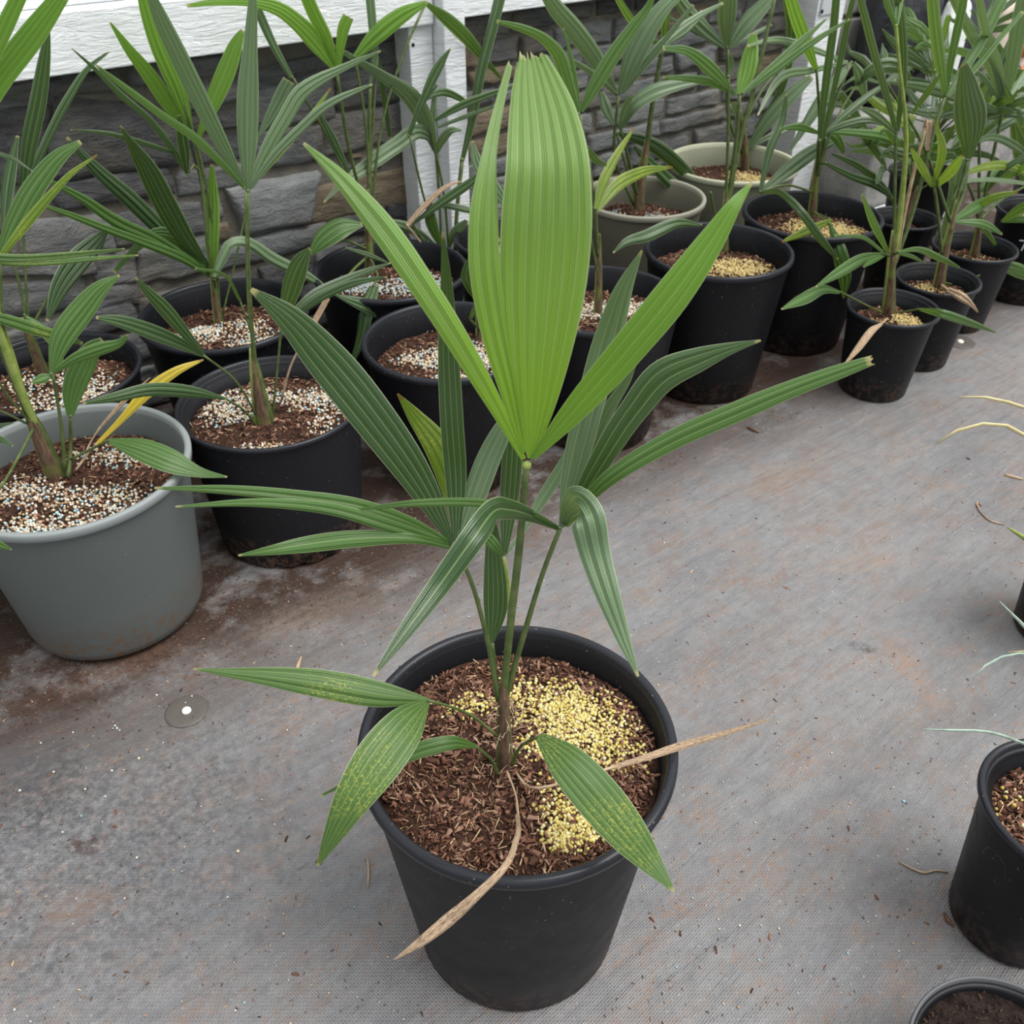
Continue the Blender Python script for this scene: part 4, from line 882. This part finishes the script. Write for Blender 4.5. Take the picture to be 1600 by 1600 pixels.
# --- pots along the right and left edges
R1 = Plant('potted_grass', 'ribbed black pot at the right edge with bark and sparse pale granules', 'potted plant', None, .650, .646, .202, .244, .70, 'thermo', 'pot', 'rim', sdepth=.030, seed=41, nchips=1500,
           fert='cream', patches=((-.03, .0, .07, .09, 1),), ngran=70, mode='y', gsize=.0030, chip=(.005, .016))
def panel(parent, R, k, h, a0, wd, z0, z1):
    pts = []
    for i in range(25):
        t = i/24
        if t < .4: u, zz_ = -wd, z0+(z1-.02-z0)*t/.4
        elif t < .6: q = (t-.4)/.2*math.pi; u, zz_ = -wd*math.cos(q), z1-.02+.02*math.sin(q)
        else: u, zz_ = wd, z1-.02-(z1-.02-z0)*(t-.6)/.4
        rr_ = (R-.010)*(k+(1-k)*zz_/(h-.028)); a = a0+u/R; pts.append([rr_*math.cos(a), rr_*math.sin(a), zz_, .0016])
    v, f = tube_geo(pts, 50, 6); return mesh_obj('embossed_panel', v, f, 'rim', parent)
for i in range(9): panel(R1.pot, .101, .70, .244, i*2*math.pi/9, .020, .012, .195)
def grass(pl, mat, paths):
    for t in paths:
        q = parse(t); pts = []
        for a in q:
            pp, d = on_y(a[0], a[1], a[3]); pts.append([pp.x, pp.y, pp.z, a[2]*d/F*.5])
        tube('grass_blade', pts, mat, pl.root, pl.org, 16, 6, .45)
grass(R1, 'bluegrass', ['1690,1230,7,.66 1640,1180,7,.655 1595,1160,7,.65 1530,1142,7,.64 1480,1141,6,.64 1441,1139,2,.64', '1690,1225,7,.66 1650,1080,7,.68 1600,1021,7,.68 1545,1036,6,.67 1518,1062,2,.66',
                        '1700,1220,6,.66 1650,1060,6,.68 1600,978,6,.69 1580,958,4,.69 1562,940,2,.69', '1680,1225,6,.66 1720,1000,6,.7 1760,900,3,.7'])
grass(R1, 'strawgrass', ['1700,1220,5,.66 1650,1080,5,.69 1610,1018,5,.69 1575,1019,2,.69'])
R0 = Plant('potted_grass', 'plant off the right edge, only thin straw blades reach into view', 'potted plant', None, .97, 1.18, .2, .21, .75, 'thermo', seed=42, nchips=300, mode='y')
grass(R0, 'strawgrass', ['1880,830,6,1.18 1760,740,7,1.18 1650,695,7,1.18 1600,680,7,1.18 1565,663,7,1.18 1520,665,7,1.18 1485,678,6,1.18 1461,694,2,1.18', '1890,825,6,1.2 1760,690,6,1.2 1650,650,6,1.2 1600,637,6,1.2 1550,622,6,1.2 1500,620,2,1.2'])
grass(R0, 'petl', ['1880,840,8,1.16 1720,860,9,1.16 1640,862,9,1.16 1600,840,9,1.16 1574,824,3,1.16'])
R2 = Plant('plant_pot', 'small pot of dark bare compost in the bottom right corner', 'plant pot', None, .522, .405, .214, .12, .8, 'thin', 'pot', 'rimg', soil='soild', sdepth=.014, seed=43, nchips=1500, mode='y', chip=(.002, .006))
Lp = empty('plant_pot', (-1.135, 1.135, 0), 'grey pot cut off by the left edge, only a sliver of its side showing', 'plant pot')
make_pot(Lp, .17, .30, .8, 'round', 'potgr', 'potgr'); make_soil(Lp, .145, .26, 'soil', 200, 3.3)

# ---------------------------------------------------------------- sacks at the far end
def sack(name, label, cat, px, py, n, w_, h_, d_, mat, rot=0., lean=0., seed=0):
    c, _ = on_n(px, py, n); z0 = .33; o = empty(name, (c.x, c.y, z0), label, cat); v, f = [], []; nu, nv = 22, 16; rs = Vector((seed*5.1, 0, 0))
    zt = max(.1, c.z+h_/2-z0)
    for j in range(nv+1):
        th = -math.pi/2+math.pi*j/nv; cz = math.copysign(abs(math.sin(th))**.6, math.sin(th)); cr = abs(math.cos(th))**.45
        for i in range(nu):
            a = 2*math.pi*i/nu; x = math.copysign(abs(math.cos(a))**.6, math.cos(a))*cr*w_/2; y = math.copysign(abs(math.sin(a))**.8, math.sin(a))*cr*d_/2
            zz_ = zt/2*(1+cz); q = Vector((x, y, zz_)); q += Vector((1, .6, .3))*mnoise.fractal(q*9+rs, 1, 2, 3)*.022
            q.z = max(0, q.z); x2 = q.x*math.cos(rot)-q.y*math.sin(rot); y2 = q.x*math.sin(rot)+q.y*math.cos(rot); v.append((x2, y2+lean*q.z, q.z))
    f = [(j*nu+i, j*nu+(i+1) % nu, (j+1)*nu+(i+1) % nu, (j+1)*nu+i) for j in range(nv) for i in range(nu)]
    mesh_obj('sack_body', v, f, mat, o); return o
WR = math.atan2(UY, UX)
sack('plastic_sack', 'crumpled black plastic sack right of the far white post', 'sack', 1408, 30, 1.975, .34, .30, .16, 'bagblack', WR, 0, 1)
sack('plastic_sack', 'grey polythene sack in the top right corner', 'sack', 1545, 10, 1.985, .50, .34, .15, 'baggrey', WR, 0, 2)
ws_ = sack('plastic_sack', 'white plastic sack in front of the black and grey sacks', 'sack', 1490, 40, 1.845, .14, .16, .06, 'bagwhite', WR, 0, 3)
cs_ = sack('printed_sack', 'cream sack with orange print at the top right edge', 'sack', 1585, 70, 1.84, .34, .34, .07, 'bagcream', WR, 0, 4)
for (du, zc, r1, r2) in ((-.05, .24, .05, .030), (.0, .15, .07, .045), (-.08, .08, .035, .022), (.05, .05, .03, .02)):
    c = Vector((UX*du+UY*.036, UY*du-UX*.036, zc)); v = [c+Vector((UX*r1*math.cos(t)*1.0, UY*r1*math.cos(t), r2*math.sin(t)))+Vector((UY, -UX, 0))*.012*0 for t in np.linspace(0, 2*math.pi, 17)[:-1]]
    v2 = [q+Vector((UY, -UX, 0))*.012 for q in v]; n_ = len(v)
    mesh_obj('print_patch', v+v2, [tuple(range(n_, 2*n_))]+[(i, (i+1) % n_, n_+(i+1) % n_, n_+i) for i in range(n_)], 'orange', cs_)

# ---------------------------------------------------------------- pegs, twigs and litter on the floor
def peg(px, py, r, label):
    c = on_z(px, py, 0); o = empty('ground_peg', c, label, 'ground peg', 'pegs holding the floor fabric')
    v, f = lathe([(0, .002), (r*.5, .0022), (r*.93, .0030), (r, .0018), (r*.98, .0003)], 36); mesh_obj('disc', v, f, 'peg', o)
    v, f = lathe([(0, .007), (r*.12, .0068), (r*.2, .005), (r*.22, .0022)], 16); mesh_obj('peg_head', v, f, 'white', o)
peg(292, 1112, .034, 'flat clear disc with a white head pinned in the floor left of the front pot')
peg(1500, 535, .040, 'flat clear disc with a white head pinned in the floor by the small pots')
def twig(name, label, t, mat, cat='twig', z=.002, seg=6):
    q = parse(t); pts = []
    for a in q:
        p_ = on_z(a[0], a[1], z+(a[3] if len(a) > 3 else 0)); d = (p_-CAMV).length; pts.append([p_.x, p_.y, p_.z, a[2]*d/F*.5])
    o_ = Vector(pts[0][:3]); o_.z = 0; ob = tube(name, pts, mat, None, o_, 14, seg, .5); ob.location = o_; tag(ob, label, cat, 'dry bits lying on the floor'); return ob
twig('dry_twig', 'straight thin twig on the floor left of the front pot', '574,1338,2 576,1360,5 575,1386,3', 'petx')
twig('dry_root', 'wavy pale root on the floor left of the ribbed pot', '1404,1346,3 1425,1357,4 1445,1364,5 1462,1360,4 1482,1363,3', 'petx')
twig('dry_leaf', 'small upright straw leaf scrap on the floor behind the long speckled leaf', '462,1052,8 466,1038,6,.006 471,1026,2,.016', 'x', 'leaf scrap')
twig('dry_twig', 'hooked thin twig on the floor by the right edge', '1534,790,2 1528,785,3 1532,800,3 1550,815,3 1570,820,2', 'petx')
twig('dry_twig', 'short straw stick on the floor at the right edge, halfway up', '1570,742,5 1585,746,6 1598,749,4', 'petx')
twig('bark_piece', 'brown bark piece beside the ribbed pot at the right edge', '1476,1428,8 1482,1440,12 1490,1446,6', 'bark', 'bark')
twig('bark_piece', 'brown bark piece on the floor right of centre, far edge of the open floor', '1168,668,4 1176,672,9 1186,676,4', 'bark', 'bark')
POTS = [(o.location.x, o.location.y, .16 if o.children and 'grass' not in o.name else .10) for o in bpy.data.objects if o.type == 'EMPTY' and o.name.startswith(('potted', 'plant_pot'))]
def clear(P): return np.array([all((q[0]-a)**2+(q[1]-b)**2 > (r+.005)**2 for a, b, r in POTS) for q in P])
# floor litter: crumbs of bark and spilled granules, too many and too small to count
flo = bpy.data.objects['floor']
n = 2600; pxs = nrng.uniform(-50, 1650, n); pys = 560+1060*nrng.random(n)**1.0
P_ = np.array([on_z(a, b, 0)[:] for a, b in zip(pxs, pys)])
nn_ = -UY*P_[:, 0]+UX*P_[:, 1]; keep = (nn_ < 1.3) & (((P_[:, 0]-HX)**2+(P_[:, 1]-HY)**2) > .15**2) & clear(P_); P_ = P_[keep]; n = len(P_)
ci = nrng.choice(len(CHIPC), n, p=[.2, .25, .2, .15, .1, .1]); Ls = nrng.uniform(.0012, .0052, n)*.5*np.where(nrng.random(n) < .08, 2.4, 1)
lit = scatter('floor_litter', P_+np.array([0, 0, .0008]), np.stack([Ls, Ls*.55, Ls*.3], 1), CHIPC[ci]*1.2, (CHV, CHF), 'chip', None, .15)
tag(lit, 'crumbs of bark scattered over the floor fabric', 'bark crumbs')
n = 3200; s_ = nrng.uniform(-.2, 2.2, n); q_ = 1.40-np.abs(nrng.normal(0, .14, n)); P_ = np.stack([UX*s_-UY*q_, UY*s_+UX*q_, np.full(n, .001)], 1); P_ = P_[clear(P_)]; n = len(P_)
ci = nrng.choice(len(CHIPC), n, p=[.25, .25, .15, .2, .1, .05]); Ls = nrng.uniform(.0015, .006, n)*.5
lit3 = scatter('spilled_bark', P_, np.stack([Ls, Ls*.55, Ls*.35], 1), CHIPC[ci], (CHV, CHF), 'chip', None, .15)
tag(lit3, 'spilled bark crumbs along the foot of the pot row', 'bark crumbs')
n = 260; pxs = nrng.uniform(0, 1600, n); pys = 620+980*nrng.random(n); P_ = np.array([on_z(a, b, .0012)[:] for a, b in zip(pxs, pys)])
nn_ = -UY*P_[:, 0]+UX*P_[:, 1]; keep = (nn_ < 1.25) & (((P_[:, 0]-HX)**2+(P_[:, 1]-HY)**2) > .15**2) & clear(P_); P_ = P_[keep]
ex = [(217, 1185, .0032), (133, 1233, .0026), (175, 1204, .0026), (84, 1206, .0028), (31, 1235, .0028), (183, 1138, .0030), (180, 1134, .0026), (187, 1141, .0024), (214, 1340, .0028), (372, 1330, .0035), (1412, 1252, .003), (245, 1086, .0026), (300, 1088, .003)]
P2 = np.array([on_z(a, b, .0016)[:] for a, b, _ in ex]); sz = np.concatenate([nrng.uniform(.0010, .0018, len(P_)), [e[2]*.75 for e in ex]]); P_ = np.concatenate([P_, P2]); n = len(P_)
pal, pp = FERT['mixed']; lit2 = scatter('spilled_granules', P_, np.stack([sz, sz, sz], 1), pal[nrng.choice(len(pal), n, p=pp)], ICO1, 'gran', None, None, True)
tag(lit2, 'pale fertiliser granules spilled on the floor fabric', 'granules')
